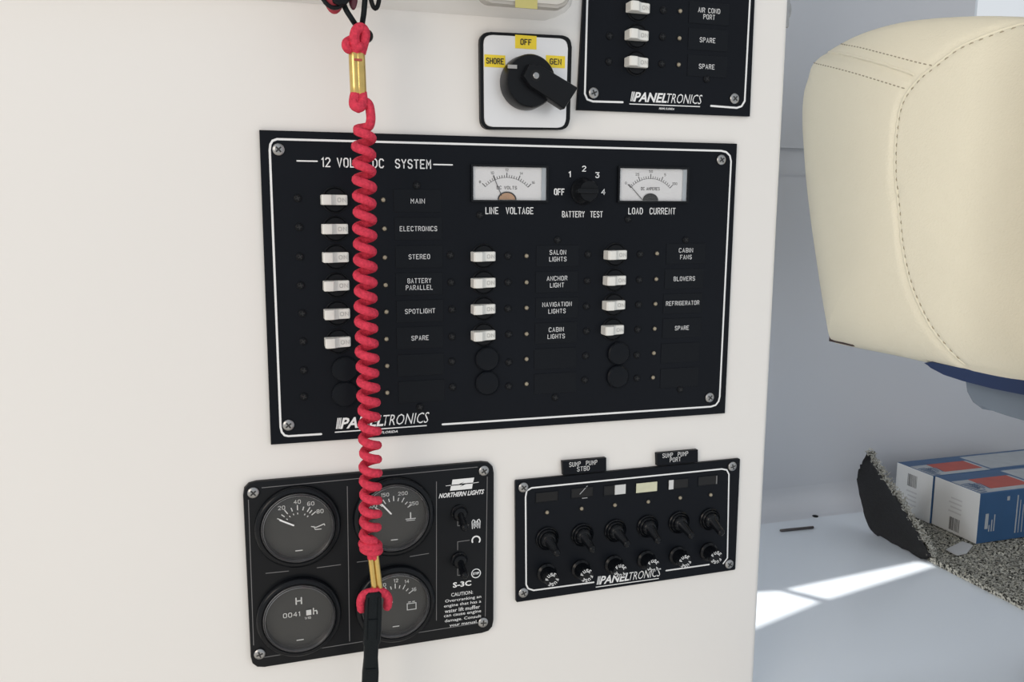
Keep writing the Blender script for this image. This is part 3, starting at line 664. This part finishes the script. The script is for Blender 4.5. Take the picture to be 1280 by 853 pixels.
for a in ((-.0092, .0036, .0092, .0041), (-.0092, -.0041, .0092, -.0036), (-.0092, -.0036, -.0087, .0036), (.0087, -.0036, .0092, .0036)): box(bm, a[0], a[1], 0, a[2], a[3], .0005)
slot_me = me_of(bm, 'label_window', legend)
bm = NB(); box(bm, -.0087, -.0036, 0, .0087, .0036, .0002); slotb = me_of(bm, 'window_back', slot_m)
for i, (x, y) in enumerate(((218, 290), (397, 268), (560, 255), (722, 241), (885, 224), (1035, 207))):
    c = P.L(*z6(x, y), H); s_ = inst('label_window', slot_me, P.root, (c[0], c[1], H)); inst('window_back', slotb, s_)
    lm = [None, None, (.0002, .0092), (-.0090, .0090), (-.0088, -.0048), None][i]
    if lm:
        bm = NB(); box(bm, lm[0], -.0036, .0002, lm[1], .0040, .0010); obj('label_card', bm, [boxw, mat('cream_card', (.60, .60, .44), .6, var=.1, vscale=200), boxw][i - 2], s_)
    if i == 1:
        bm = NB(); ribbon(bm, [(-.002, -.001), (.004, .005)], .0005, .0004); ribbon(bm, [(.000, -.0045), (.004, -.0045)], .0005, .0004); obj('torn_card', bm, inkg, s_)
    if i == 5:
        bm = NB(); box(bm, .0072, -.0034, .0002, .0082, .0034, .0006); obj('torn_card', bm, groove_m, s_)
# the two engraved tags
def pump_tag(label, q, words_, cxy):
    P = Panel('label_tag', label, 'label tag', *cxy)
    bm = prism(NB(), P.pts(q), 0, .0042, .0005, 1); obj('tag_plate', bm, phen, P.root)
    bm = NB()
    for s, x, y, w_ in words_:
        c = P.L(x, y, .0042); strokes(bm, s, c[0], c[1], .0033, P.L(x + w_, y, .0042)[0] - c[0], .00036, .0045)
    obj('tag_lettering', bm, ink, P.root)
pump_tag('black tag reading SUMP PUMP STBD on the pump panel top edge', [(702, 592.6), (755.5, 587.3), (755.5, 571), (701, 575.5)], (('SUMP  PUMP', 729, 579.5, 34), ('STBD', 729, 586, 15)), (728, 582))
pump_tag('black tag reading SUMP PUMP PORT on the pump panel top edge', [(819, 580.9), (869.5, 576), (869.5, 561), (818.5, 565.5)], (('SUMP  PUMP', 844, 568.5, 31), ('PORT', 844, 574.7, 13)), (844, 572))

# ------------------------------------------------------------------ coiled red lanyard hanging in front of the bulkhead
YL = -.042
def F(px, py, dy=0.0): return at(px, py, 1, YL + dy)
base = F(455, 0)
LY = thing('coiled_lanyard', 'red coiled safety lanyard with brass ferrules hanging over the black panels', 'lanyard', base)
def R(p): return Vector(p) - base
PXM = .531 / 1000 * 1.0   # metres per photograph pixel at the lanyard
ctr = [(454.5, 163), (455, 200), (455.8, 260), (456.5, 340), (458.5, 430), (461, 500), (463, 560), (463.5, 620), (463, 665), (463, 676)]
def cpt(y):
    for (xa, ya), (xb, yb) in zip(ctr, ctr[1:]):
        if y <= yb: return xa + (xb - xa) * (y - ya) / (yb - ya)
    return ctr[-1][0]
pts = []; turns = 27.3; n = int(turns * 20); rr = .0049
y = 163.0; th = 0
for i in range(n + 1):
    u_ = i / n; pitch = 20.9 - 4.4 * u_
    c = F(cpt(y), y); rloc = rr * (1 + .05 * math.sin(th * .37))
    pts.append(R((c.x - rloc * math.cos(th), c.y - rloc * math.sin(th), c.z)))
    th += 2 * PI / 20; y += pitch / 20
ytop = [R(F(448, 136)), R(F(450, 131, .002)), R(F(456, 127, .001)), R(F(461, 131)), R(F(463, 140)), R(F(463.5, 150)), R(F(461, 158)), R(F(454, 160, .002)), R(F(447, 161, .0))]
pts = smooth_path(ytop, 5) + pts[2:]
pts += [R(F(464, 674)), R(F(463, 680))]
CR = .0029
bm = NB(); sweep(bm, pts, CR, 10); obj('cord', bm, cordm, LY, 60)
# upper knot and loop above the ferrule
bm = NB(); sweep(bm, smooth_path([R(F(446, 66)), R(F(444, 56, -.003)), R(F(443, 45, -.004)), R(F(446, 37, -.004)), R(F(452, 35, -.003)), R(F(456, 41, -.002)), R(F(455, 51, -.001)), R(F(451, 66, 0))], 6), CR * 1.1, 10)
sweep(bm, smooth_path([R(F(439, 50)), R(F(433, 54, -.002)), R(F(434, 60, -.002)), R(F(441, 62)), R(F(450, 58, -.004))], 5), CR, 10); obj('cord_knot', bm, cordm, LY, 60)
bm = NB(); sweep(bm, smooth_path([R(F(445, 116)), R(F(443, 124, -.001)), R(F(443, 131, -.002)), R(F(449, 134, -.003)), R(F(453, 128, -.001)), R(F(452, 116))], 6), CR * 1.15, 10); obj('cord_knot', bm, cordm, LY, 60)
def ferrule(x0, y0, x1_, y1_, off, r_, label=None):
    a = F(x0, y0); b_ = F(x1_, y1_); bm = NB()
    for s in (-1, 1):
        d_ = Vector((off * s, 0, 0)); P_ = [R(a + (b_ - a) * k / 6 + d_) for k in range(7)]
        sweep(bm, P_, r_, 14)
    obj('ferrule', bm, brass, LY, 50)
ferrule(446, 68, 448, 116, .0014, .0036); ferrule(466.5, 694, 471.5, 737, .0018, .0020)
bm = NB(); ribbon(bm, [(-.0025, 0), (.0025, 0)], .0014, 0, caps=False); o = obj('red_mark', bm, boxr, LY, loc=R(F(446.5, 76)) + Vector((0, -.0040, 0))); o.rotation_euler = (PI / 2, 0, 0)
# black elastic loop holding the knot
bm = NB(); sweep(bm, smooth_path([R(F(424, -26)), R(F(430, 6, -.001)), R(F(440, 24, -.002)), R(F(447, 34, .003)), R(F(456, 46, .006)), R(F(459, 44, .006)), R(F(453, 33, .004)), R(F(455, 14)), R(F(458, -24))], 6), .0017, 10)
obj('black_loop', bm, strapm, LY, 60)
bm = NB(); bmesh.ops.create_uvsphere(bm, u_segments=20, v_segments=12, radius=.0042); bmesh.ops.translate(bm, vec=R(F(458, 45, .004)), verts=bm.verts); obj('loop_bead', bm, blk, LY, 60)
# lower knot, red loop and black strap clip
bm = NB()
for k, (yy, r_) in enumerate(((681, .0054), (687, .0052))):
    c = R(F(463 + k, yy)); sweep(bm, [c + Vector((r_ * math.cos(t * PI / 10), r_ * math.sin(t * PI / 10), -.001 * math.cos(t * PI / 10))) for t in range(20)], CR * .95, 10, closed=True)
for dx in (-4, 4): sweep(bm, [R(F(464 + dx * .8, 686)), R(F(465.5 + dx * .7, 692)), R(F(466 + dx * .6, 698))], CR * .8, 10)
obj('cord_knot', bm, cordm, LY, 60)
bm = NB(); sweep(bm, smooth_path([R(F(452, 762, .003)), R(F(451, 752, .001)), R(F(455, 744)), R(F(463, 741, -.001)), R(F(471, 740, -.001)), R(F(479, 741)), R(F(485, 748, .001)), R(F(484, 759, .003))], 6), CR * 1.05, 10); obj('end_loop', bm, cordm, LY, 60)
bm = NB()
def slab(bm, rows):
    rg = []
    for px, py, hw, th_ in rows:
        c = R(F(px, py, -.003)); prof = []
        for k in range(16):
            t = 2 * PI * k / 16; ex = .5; prof.append((math.copysign(abs(math.cos(t)) ** ex, math.cos(t)) * hw, math.copysign(abs(math.sin(t)) ** ex, math.sin(t)) * th_))
        rg.append([bm.verts.new(c + Vector((a, b_, 0))) for a, b_ in prof])
    for a, b_ in zip(rg, rg[1:]):
        for k in range(16): bm.faces.new((a[k], a[(k + 1) % 16], b_[(k + 1) % 16], b_[k]))
    bm.faces.new(rg[0][::-1]); bm.faces.new(rg[-1])
slab(bm, [(467, 740, .0036, .002), (467, 743, .0052, .003), (466.5, 760, .0058, .0036), (465.5, 790, .0060, .0036), (464.5, 803, .0058, .0036), (464, 806, .0050, .003), (463.5, 822, .0048, .003), (463, 840, .0056, .0032), (462, 870, .0056, .0032), (461, 920, .0050, .003), (460, 960, .0030, .002)])
cl = obj('strap_clip', bm, strapm, LY, 50)
bm = NB()
for x0_, x1_ in ((459.5, 458), (474, 472)): sweep(bm, [R(F(x0_, 748, -.0068)), R(F((x0_ + x1_) / 2, 775, -.0070)), R(F(x1_, 800, -.0068))], .0005, 6)
sweep(bm, [R(F(458, 776, -.0068)), R(F(473, 775, -.0068))], .0005, 6); sweep(bm, [R(F(457, 838, -.0064)), R(F(469, 837, -.0064))], .0006, 6)
obj('clip_ridge', bm, strapm, LY, 60)

# hooks and other things hanging beside the lanyard at the very top edge
hk = F(440, -60)
bm = NB()
rail = thing('trim_3', 'x', 'x', (hk.x, -.033, hk.z)); del rail['label']; del rail['category']; rail['kind'] = 'structure'
bm = NB(); box(bm, -.05, -.004, -.006, .05, .0, .008, .001); obj('rail_bar', bm, steeld, rail)
for dx in (-.018, .006, .030):
    bm = NB(); sweep(bm, smooth_path([(dx, -.003, 0), (dx, -.012, -.004), (dx, -.016, .002), (dx, -.018, .008)], 5), .0012, 8); obj('hook', bm, steeld, rail, 60)
def ring_pts(c, a, b_, n=28): return [Vector((c.x + a * math.cos(2 * PI * k / n), c.y + .002 * math.sin(2 * PI * k / n), c.z + b_ * math.sin(2 * PI * k / n))) for k in range(n)]
c = F(417, -14); t = thing('key_float', 'red float in a black ring, left of the lanyard at the top edge', 'key float', c)
bm = NB(); bmesh.ops.create_uvsphere(bm, u_segments=24, v_segments=14, radius=1); [setattr(q, 'co', Vector((q.co.x * .0070, q.co.y * .005, q.co.z * .0145))) for q in bm.verts]; obj('float_body', bm, mat('red_foam', (.36, .03, .05), .6, var=.2, vscale=200), t, 60)
bm = NB(); sweep(bm, ring_pts(Vector((-.0005, -.003, .001)), .0082, .0130), .0013, 8, closed=True)
sweep(bm, ring_pts(Vector((.002, -.005, .003)), .0050, .0128), .0011, 8, closed=True); sweep(bm, [Vector((.0, -.006, -.008)), Vector((.005, -.006, -.009)), Vector((.009, -.005, -.004))], .002, 8)
obj('ring', bm, blk, t, 60)
c = F(441, -9); bm = NB(); bmesh.ops.create_uvsphere(bm, u_segments=18, v_segments=12, radius=1); [setattr(q, 'co', Vector((q.co.x * .0032, q.co.y * .003, q.co.z * .0100))) for q in bm.verts]
tag(obj('bead', bm, purple, None, 60, loc=c), 'small dark maroon drop hanging between the black lanyard loop ends', 'bead')
c = F(468, -16); bm = NB(); sweep(bm, ring_pts(Vector((0, 0, 0)), .0030, .0128), .0014, 8, closed=True)
tag(obj('snap_ring', bm, steeld, None, 60, loc=c), 'narrow dark metal ring end right of the lanyard at the top edge', 'ring')

# small metal catch on the bulkhead's far edge
c = at(988, 14, 1, .012); t = thing('edge_catch', 'small worn metal catch on the bulkhead edge, top right', 'catch', (XE, .012, c.z))
bm = NB(); box(bm, 0, -.008, -.014, .0025, .008, .012, .0006); obj('catch_plate', bm, steel, t)
bm = NB(); sweep(bm, smooth_path([(.002, 0, .008), (.006, -.002, .004), (.006, -.002, -.004), (.002, 0, -.009)], 5), .0012, 8); obj('catch_loop', bm, steel, t, 60)

# ------------------------------------------------------------------ cream cushion
CU = thing('seat_cushion', 'thick cream vinyl seat back cushion with double stitched seams', 'cushion', (XC + .09, .10, at(1165, 455, 0, XC).z))
CB = Vector(CU.location)
def yz(px, py, x=XC): p = at(px, py, 0, x); return (p.y, p.z)
top = [(1001, 92), (1008, 72), (1030, 55), (1060, 39), (1100, 27), (1150, 21), (1218, 19), (1280, 26)]
outl = [yz(*q) for q in top]
ye, ze = outl[-1]
outl += [(ye - .04, ze - .012), (ye - .08, ze - .04), (ye - .10, ze - .09), (ye - .105, ze - .16), (ye - .10, ze - .24), (ye - .08, 1.212), (ye - .05, 1.206)]
outl += [yz(*q) for q in ((1280, 480), (1220, 469), (1165, 456), (1100, 441), (1050, 431), (1029, 426), (1024, 418), (1013, 350), (1003, 280), (996, 210), (993, 150), (995, 115))]
def catmull_closed(P, k):
    out = []; n = len(P); P = [Vector((*p, 0)) for p in P]
    for i in range(n):
        p0, p1, p2, p3 = P[i - 1], P[i], P[(i + 1) % n], P[(i + 2) % n]
        for j in range(k):
            t = j / k; out.append(.5 * ((2 * p1) + (p2 - p0) * t + (2 * p0 - 5 * p1 + 4 * p2 - p3) * t * t + (3 * p1 - p0 - 3 * p2 + p3) * t ** 3))
    return out
OC = catmull_closed(outl, 9); NO = len(OC); OC0 = None
cy0 = sum(p.x for p in OC) / NO; cz0 = sum(p.y for p in OC) / NO
for p in OC: p.x = cy0 + (p.x - cy0) * (1.055 if p.x > cy0 else 1.0); p.y = cz0 + (p.y - cz0) * (1.008 if p.y > cz0 else 1.035)
seam = [yz(*q) for q in ((1262, 22), (1237, 34), (1200, 54), (1175, 77), (1152, 98), (1133.5, 129), (1128, 170), (1128, 222), (1132, 258), (1136, 310), (1144, 356), (1159, 397), (1180, 440), (1190, 458))]
seam2 = [yz(*q) for q in ((1013, 67), (1045, 70), (1090, 80), (1130, 92), (1146, 98))]
line_a = [yz(*q) for q in ((1036, 54), (1070, 59), (1110, 68), (1150, 78), (1168, 82))]
line_b = [yz(*q) for q in ((1006, 78), (1035, 83), (1070, 91), (1105, 101), (1138, 111))]
SM = [ [ (p.x, p.y) for p in smooth_path([(*q, 0) for q in s], 6)] for s in (seam, seam2)]
def dist_seam(y, z):
    m = 9
    for s in SM:
        for a in s:
            d_ = (a[0] - y) ** 2 + (a[1] - z) ** 2
            if d_ < m: m = d_
    return math.sqrt(m)
bm = NB(); K = 60; rings = []
for k in range(K + 1):
    u_ = (k / K) ** 1.5                           # 0 rim .. 1 centre
    s = 1 - u_; ring = []
    edge = max(0, 1 - u_ / .17)                   # rounding zone
    for pi_, p in enumerate(OC):
        near_ = [(pi_ + q_) % NO for q_ in range(-22, 23)]
        y = cy0 + (p.x - cy0) * s; z = cz0 + (p.y - cz0) * s
        if u_ < .6:
            de = min((OC[(q_i + 1) % NO] - OC[q_i]).length * 0 + math.hypot(OC[q_i].x - y, OC[q_i].y - z) for q_i in near_)
        else: de = 1
        edge = max(0, 1 - de / .055)
        x = XC + .030 * (1 - math.sqrt(max(0, 1 - edge * edge))) - .012 * (1 - s * s)
        dd_ = dist_seam(y, z)
        if dd_ < .02: x += .0032 * math.exp(-(dd_ / .0035) ** 2)
        ring.append(bm.verts.new((x - CB.x, y - CB.y, z - CB.z)))
    rings.append(ring)
    if k == K - 1: break
for a, b_ in zip(rings, rings[1:]):
    for i in range(NO): bm.faces.new((a[i], a[(i + 1) % NO], b_[(i + 1) % NO], b_[i]))
bm.faces.new(rings[-1])
prev = rings[0]
for x_, s in ((XC + .07, 1.012), (XC + .11, 1.015), (XC + .15, 1.0), (XC + .175, .96), (XC + .185, .9)):
    nw = [bm.verts.new((x_ - CB.x, cy0 + (p.x - cy0) * s - CB.y, cz0 + (p.y - cz0) * s - CB.z)) for p in OC]
    for i in range(NO): bm.faces.new((prev[i], prev[(i + 1) % NO], nw[(i + 1) % NO], nw[i]))
    prev = nw
bm.faces.new(prev)
bmesh.ops.recalc_face_normals(bm, faces=bm.faces)
bvh = BVHTree.FromBMesh(bm)
cush = obj('cushion_body', bm, vinyl, CU, 60)
def on_cush(y, z):
    h = bvh.ray_cast(Vector((XC - .2 - CB.x, y - CB.y, z - CB.z)), Vector((1, 0, 0))); return h
def stitch_line(path, step, ln_, name, off=(0, 0), m=thread):
    pp = smooth_path([(*q, 0) for q in path], 10); acc = 0; bm = NB(); last = pp[0]; nxt = 0; pos = 0
    for a, b_ in zip(pp, pp[1:]):
        L_ = (b_ - a).length
        while nxt < pos + L_:
            t = (nxt - pos) / L_; c = a.lerp(b_, t); d_ = (b_ - a).normalized(); nrm_ = Vector((-d_.y, d_.x, 0))
            c = c + nrm_ * off[0]
            e0 = c - d_ * ln_ / 2; e1 = c + d_ * ln_ / 2
            h0 = on_cush(e0.x, e0.y); h1 = on_cush(e1.x, e1.y)
            if h0[0] and h1[0]: sweep(bm, [h0[0] + h0[1] * -.0002, h0[0].lerp(h1[0], .5) + h0[1] * .0004, h1[0] + h1[1] * -.0002], .0006, 6)
            nxt += step
        pos += L_
    return obj(name, bm, m, CU, 60)
for s, off in ((seam, -.0050),):
    o = stitch_line(s, .0085, .0030, 'stitching', (off, 0), threadd); o['kind'] = 'stuff'
for s in (line_a, line_b):
    o = stitch_line(s, .0062, .0028, 'stitching', (0, 0), threadd); o['kind'] = 'stuff'
# piping bead along the main seam
def bead(path, r_, off, name):
    pp = smooth_path([(*q, 0) for q in path], 8); out = []
    for i, a in enumerate(pp):
        d_ = (pp[min(i + 1, len(pp) - 1)] - pp[max(i - 1, 0)]).normalized(); c = a + Vector((-d_.y, d_.x, 0)) * off
        h = on_cush(c.x, c.y)
        if h[0]: out.append(h[0] - h[1] * r_ * .45)
    bm = NB(); sweep(bm, out, r_, 8); obj(name, bm, vinyl, CU, 60)
bead(seam, .0022, -.0016, 'piping'); bead(seam2, .0018, -.0032, 'piping')
# dark backing strip under the corner
bm = NB(); a = at(1040, 424, 0, XC + .02); b_ = at(1070, 431, 0, XC + .02)
bm = NB(); box(bm, a.x - .004 - CB.x, b_.y - CB.y, b_.z - .002 - CB.z, a.x + .05 - CB.x, a.y - CB.y, a.z + .004 - CB.z); obj('backing_board', bm, mat('dark_brown_board', (.06, .035, .03), .6, var=.2), CU)
# seat shell under the cushion: navy rim and slate underside
SH = thing('seat_shell', 'slate blue moulded seat shell with navy rim under the cream cushion', 'seat', (XC + .12, 0, LEDGE))
SB = Vector(SH.location)
def extr(poly, xa, xb, name, m, bev=.003, sm=40):
    bm = NB(); A = [bm.verts.new((xa - SB.x, y - SB.y, z - SB.z)) for y, z in poly]; B = [bm.verts.new((xb - SB.x, y - SB.y, z - SB.z)) for y, z in poly]
    n_ = len(poly); f1 = bm.faces.new(A); bm.faces.new(B[::-1])
    for i in range(n_): bm.faces.new((A[i], A[(i + 1) % n_], B[(i + 1) % n_], B[i]))
    if bev: bmesh.ops.bevel(bm, geom=list(f1.edges), offset=bev, segments=3, affect='EDGES')
    return obj(name, bm, m, SH, sm)
xs_ = XC + .016
lo_ = [yz(*q, xs_) for q in ((1154, 454), (1163, 460), (1180, 469), (1205, 477), (1240, 486), (1280, 494), (1310, 500))]
hi_ = [yz(*q, xs_) for q in ((1310, 480), (1280, 474), (1220, 464), (1165, 452))]
extr(lo_ + [(lo_[-1][0] - .10, lo_[-1][1] + .004), (hi_[0][0] - .10, hi_[0][1])] + hi_, xs_, xs_ + .15, 'rim', navy, .001)
xs_ = XC + .05
lo_ = [yz(*q, xs_) for q in ((1203, 476), (1205, 490), (1212, 503), (1224, 512), (1244, 515), (1262, 521), (1280, 526), (1310, 530))]
top_ = [(lo_[-1][0] - .10, lo_[-1][1]), (lo_[-1][0] - .10, 1.21), (lo_[0][0], 1.21 - .006)]
extr(lo_ + top_, xs_, xs_ + .10, 'underside', slate, .004)
bm = NB(); lathe(bm, [(.035, 0), (.09, 0), (.09, .008), (.034, .014), (.030, .03), (.030, lo_[-1][1] - LEDGE)], 28); obj('pedestal', bm, steel, SH, 40, loc=(0, lo_[-1][0] - .075, .0085))

# ------------------------------------------------------------------ carpet, boxes and small things on the ledge
fl = at(1155, 700, 2, LEDGE); fb = at(1090, 665, 2, LEDGE); XK = (fl.x + fb.x) / 2
TH = .006
tip = at(1083, 566, 0, XK - .015); tip2 = at(1072, 592, 0, XK - .03)
y1c = YB - .012; y0c = -.12
lift_y0 = fl.y - .005; lift_y1 = fb.y + .008
def carpet_part():
    C_ = thing('carpet', 'grey looped carpet piece with its dark backed corner curled up', 'carpet', (XK, lift_y0, LEDGE))
    cb = Vector(C_.location); st = .0024
    nx = int((XR - .01 - XK) / st); ny = int((y1c - y0c) / st)
    rnd = random.Random(3)
    nz = [[rnd.uniform(0, 1) for _ in range(ny + 1)] for _ in range(nx + 1)]
    bm = NB(); g = []
    for i in range(nx + 1):
        row = []
        for j in range(ny + 1):
            v_ = nz[i][j]; row.append(bm.verts.new((XK + i * st + rnd.uniform(-.0006, .0006) - cb.x, y0c + j * st + rnd.uniform(-.0006, .0006) - cb.y, .004 + .0035 * v_)))
        g.append(row)
    for i in range(nx):
        for j in range(ny):
            if y0c + j * st > lift_y0 + .02 and i * st < .006 + (.06 if y0c + j * st > lift_y1 - .004 else .0): continue
            bm.faces.new((g[i][j], g[i + 1][j], g[i + 1][j + 1], g[i][j + 1]))
    # skirt
    for j in range(ny):
        if y0c + j * st > lift_y0: continue
        a, b_ = g[0][j], g[0][j + 1]; c, d_ = bm.verts.new((a.co.x, a.co.y, 0)), bm.verts.new((b_.co.x, b_.co.y, 0)); bm.faces.new((a, b_, d_, c))
    obj('pile', bm, carp, C_, 180)
    # curled flap: hinge along x = XK, outline measured on the lifted face
    side = [(1155, 700), (1130, 687), (1108, 675), (1091, 666), (1083, 652), (1078, 634), (1073, 612), (1072, 592), (1083, 566)]
    back_ = [(1083, 566), (1100, 594), (1113, 613), (1124, 628), (1136, 648), (1150, 672), (1162, 694)]
    def xl(px, py):   # lean of the flap: further from the hinge, further left
        z = at(px, py, 0, XK).z - LEDGE; return XK - .006 - .35 * max(0, z) * max(0, z) / .08
    def p3(q): return at(q[0], q[1], 0, xl(*q))
    N1 = 40
    sa = [p3((v.x, v.y)) for v in smooth_path([(*q, 0) for q in side], 5)][::1]
    sb = [p3((v.x, v.y)) for v in smooth_path([(*q, 0) for q in back_], 7)][::-1]
    def resample(P_, n_):
        L_ = [0]
        for a, b_ in zip(P_, P_[1:]): L_.append(L_[-1] + (b_ - a).length)
        out = []; j = 0
        for k in range(n_ + 1):
            t = L_[-1] * k / n_
            while j < len(L_) - 2 and L_[j + 1] < t: j += 1
            out.append(P_[j].lerp(P_[j + 1], (t - L_[j]) / max(1e-9, L_[j + 1] - L_[j])))
        return out
    A = resample(sa, N1); B = resample(sb, N1); NW = 14
    bmb = NB(); bmf = NB(); gb = []; gf = []
    for a, b_ in zip(A, B):
        rb = []; rf = []
        for k in range(NW + 1):
            t = k / NW; p = a.lerp(b_, t); p = p + Vector((.006 * math.sin(PI * t), 0, 0)); p.z = max(p.z, LEDGE + .001)
            e_ = min(t, 1 - t) * 2
            jig = rnd.uniform(-.0012, .0012)
            rb.append(bmb.verts.new(p - cb + Vector((0, jig * (1 if e_ == 0 else .2), jig * (1 if e_ == 0 else .2)))))
            rf.append(bmf.verts.new(p - cb + Vector((.0045 + rnd.uniform(0, .0035), rnd.uniform(-.002, .002), rnd.uniform(-.0015, .0015)))))
        gb.append(rb); gf.append(rf)
    for g_, bb in ((gb, bmb), (gf, bmf)):
        for i in range(N1):
            for k in range(NW): bb.faces.new((g_[i][k], g_[i][k + 1], g_[i + 1][k + 1], g_[i + 1][k]))
    bmesh.ops.solidify(bmb, geom=list(bmb.faces), thickness=.002)
    obj('backing', bmb, rubber, C_, 60, label='curled corner showing dark rubbery backing')
    obj('curled_pile', bmf, carp, C_, 180)
    # loose yarn loops along the curled rim
    bm = NB()
    for p in [q for k, q in enumerate(B) for _ in range(7)]:
        c = p - cb + Vector((.005 + rnd.uniform(-.003, .004), rnd.uniform(-.005, .003), rnd.uniform(-.003, .003)))
        d1 = Vector([rnd.uniform(-1, 1) for _ in range(3)]).normalized() * .0028; d2 = Vector([rnd.uniform(-1, 1) for _ in range(3)]).normalized() * .0028
        sweep(bm, [c - d1, c + d2, c + d1], .0006, 5)
    o = obj('yarn_loops', bm, mat('pale_yarn', (.34, .34, .31), .9, var=.6, vscale=300), C_, 60); o['kind'] = 'stuff'
    # loops standing out of the pile
    bm = NB()
    for _ in range(9000):
        x = XK + (rnd.random() ** 1.0) * .42; y = rnd.uniform(.0, YB - .03)
        if y > lift_y1 - .006 and x < XK + .075: continue
        c = Vector((x, y, LEDGE + .006 + rnd.uniform(0, .0015))) - cb; a_ = rnd.uniform(0, PI); l_ = rnd.uniform(.0018, .0034)
        dx = Vector((math.cos(a_) * l_, math.sin(a_) * l_, 0)); w_ = Vector((-math.sin(a_), math.cos(a_), 0)) * .0007; hgt = Vector((0, 0, .0013))
        v_ = [bm.verts.new(q) for q in (c - dx - w_, c - dx + w_, c + w_ + hgt, c - w_ + hgt, c + dx + w_, c + dx - w_)]
        bm.faces.new((v_[0], v_[1], v_[2], v_[3])); bm.faces.new((v_[3], v_[2], v_[4], v_[5]))
    o = obj('pile_loops', bm, mat('speckled_yarn', (.26, .26, .235), .9, var=.95, vscale=260), C_, None); o['kind'] = 'stuff'
carpet_part()
ZC = LEDGE + .0075
def product_box(label, c0, c1, xl0, length, h_, hi_side, shift=0):
    """c0: near bottom corner, c1: far bottom corner (both on the carpet), box runs to +x"""
    x0 = min(c0.x, c1.x); y0 = c0.y; y1_ = c1.y
    t = thing('cardboard_box', label, 'box', (x0 + length / 2, (y0 + y1_) / 2, ZC))
    hw = length / 2; hd = (y1_ - y0) / 2
    bm = NB(); box(bm, -hw, -hd, 0, hw, hd, h_, .0008); bm.faces.ensure_lookup_table()
    for f_ in bm.faces: f_.material_index = 0 if f_.normal.x < -.9 else 1
    b_ = inst('carton', me_of(bm, 'carton', [boxw, boxb]), t)
    # printed lid
    def pr(name, x0_, y0_, x1_, y1__, m, z=.0003):
        bm = NB(); box(bm, -hw + x0_, -hd + y0_ * 2 * hd, h_, -hw + x1_, -hd + y1__ * 2 * hd, h_ + z); return obj(name, bm, m, t)
    pr('lid_print', .002, .02, .100, .66, boxg, .0002); pr('red_patch', .030, .16, .095, .66, boxr, .0004); pr('lid_print', .105, .08, length - .01, .90, boxg, .0002)
    bm = NB()
    for k in range(7):
        y_ = -hd + .08 * hd + k * .14 * hd; ribbon(bm, [(-hw + .004, y_), (-hw + .012 + .010 * random.random(), y_ + .001)], .0022, h_ + .0005)
    for k in range(5): ribbon(bm, [(-hw + .012 + k * .004, -hd + .35 * hd + .1 * hd * (k % 2)), (-hw + .016 + k * .004, -hd + .9 * hd)], .0016, h_ + .0005)
    obj('lid_graphics', bm, inkd if 0 else boxb, t)
    # front side graphics
    bm = NB()
    for k in range(12):
        x_ = -hw + .062 + k * .0055
        box(bm, x_, -hd - .0003, h_ * .12, x_ + .0010 + .0008 * (k % 3 == 0), -hd, h_ * (.88 - .1 * (k % 3)))
    for k in range(3): box(bm, -hw + .018 + .004 * k, -hd - .0003, h_ * .22, -hw + .0195 + .004 * k, -hd, h_ * (.35 + .1 * k))
    box(bm, -hw + .0115, -hd - .0003, h_ * .28, -hw + .0165, -hd, h_ * .58)
    box(bm, -hw + .045, -hd - .0003, h_ * .80, -hw + .049, -hd, h_ * .88)
    o = obj('side_print', bm, boxg, t); o['kind'] = 'stuff'
    # bar code and grey print on the white end
    bm = NB(); bx0, bz = hi_side
    for k in range(11):
        w_ = random.choice((.0004, .0007, .0011)); y_ = -hd + bx0 * 2 * hd + k * .0016
        box(bm, -hw - .0003, y_, h_ * bz, -hw, y_ + w_, h_ * (bz + .26))
    obj('bar_code', bm, mat('bar_code_grey', (.12, .12, .12), .6), t)
    bm = NB()
    for k in range(4):
        zz = h_ * ((bz - .12 - .09 * k) if bz > .4 else (bz + .36 + .09 * k)); box(bm, -hw - .0003, -hd + (bx0 - .02) * 2 * hd, zz, -hw, -hd + (bx0 + .26 - .04 * (k % 2)) * 2 * hd, zz + h_ * .03)
    obj('end_print', bm, mat('pale_print', (.47, .47, .48), .6), t)
    return t
z_ = ZC
n0 = at(1224, 680, 2, z_); f0 = at(1164, 655, 2, z_); htop = at(1229.5, 617, 1, n0.y).z - z_
product_box('nearer blue and white carton, its blue side facing out, on grey carpet', n0, f0, 0, .24, htop, (.38, .06))
n1 = Vector((min(n0.x, f0.x) - .0025, f0.y + .0006, 0)); f1 = at(1114, 635, 2, z_); f1.x = n1.x
f1.y = min(f1.y, YB - .012)
product_box('farther blue and white carton behind, against the back wall', n1, f1, 0, .24, htop, (.42, .60))
# scrap of paper
q = [at(x, y, 2, ZC + .001) for x, y in ((1182, 688), (1203, 678), (1216, 683), (1208, 693), (1196, 695))]
c = sum(q, Vector()) / len(q); bm = NB(); prism(bm, [((p - c).x, (p - c).y) for p in q], 0, .0012); tag(obj('paper_scrap', bm, paper, None, loc=c), 'small pale grey paper scrap on the carpet in front of the cartons', 'paper')
# thin dark rod and plug hole on the ledge
a = at(976, 663.5, 2, LEDGE + .002); b_ = at(1016, 659.5, 2, LEDGE + .002); c = (a + b_) / 2
bm = NB(); sweep(bm, [a - c, (a - c) * .2 + (b_ - c) * 0, b_ - c], .0019, 10); tag(obj('metal_pin', bm, mat('dark_pin', (.10, .09, .09), .4, metal=.5, var=.3, vscale=100), None, 60, loc=c), 'thin dark metal pin lying on the white ledge', 'pin')
c = at(1019, 646, 2, LEDGE); bm = lathe(NB(), [(.0042, 0), (.0040, .0012), (.0025, .0018), (0, .0018)], 18); tag(obj('hole_plug', bm, blk, None, 60, loc=c), 'small round black plug on the white ledge near the back wall', 'plug')
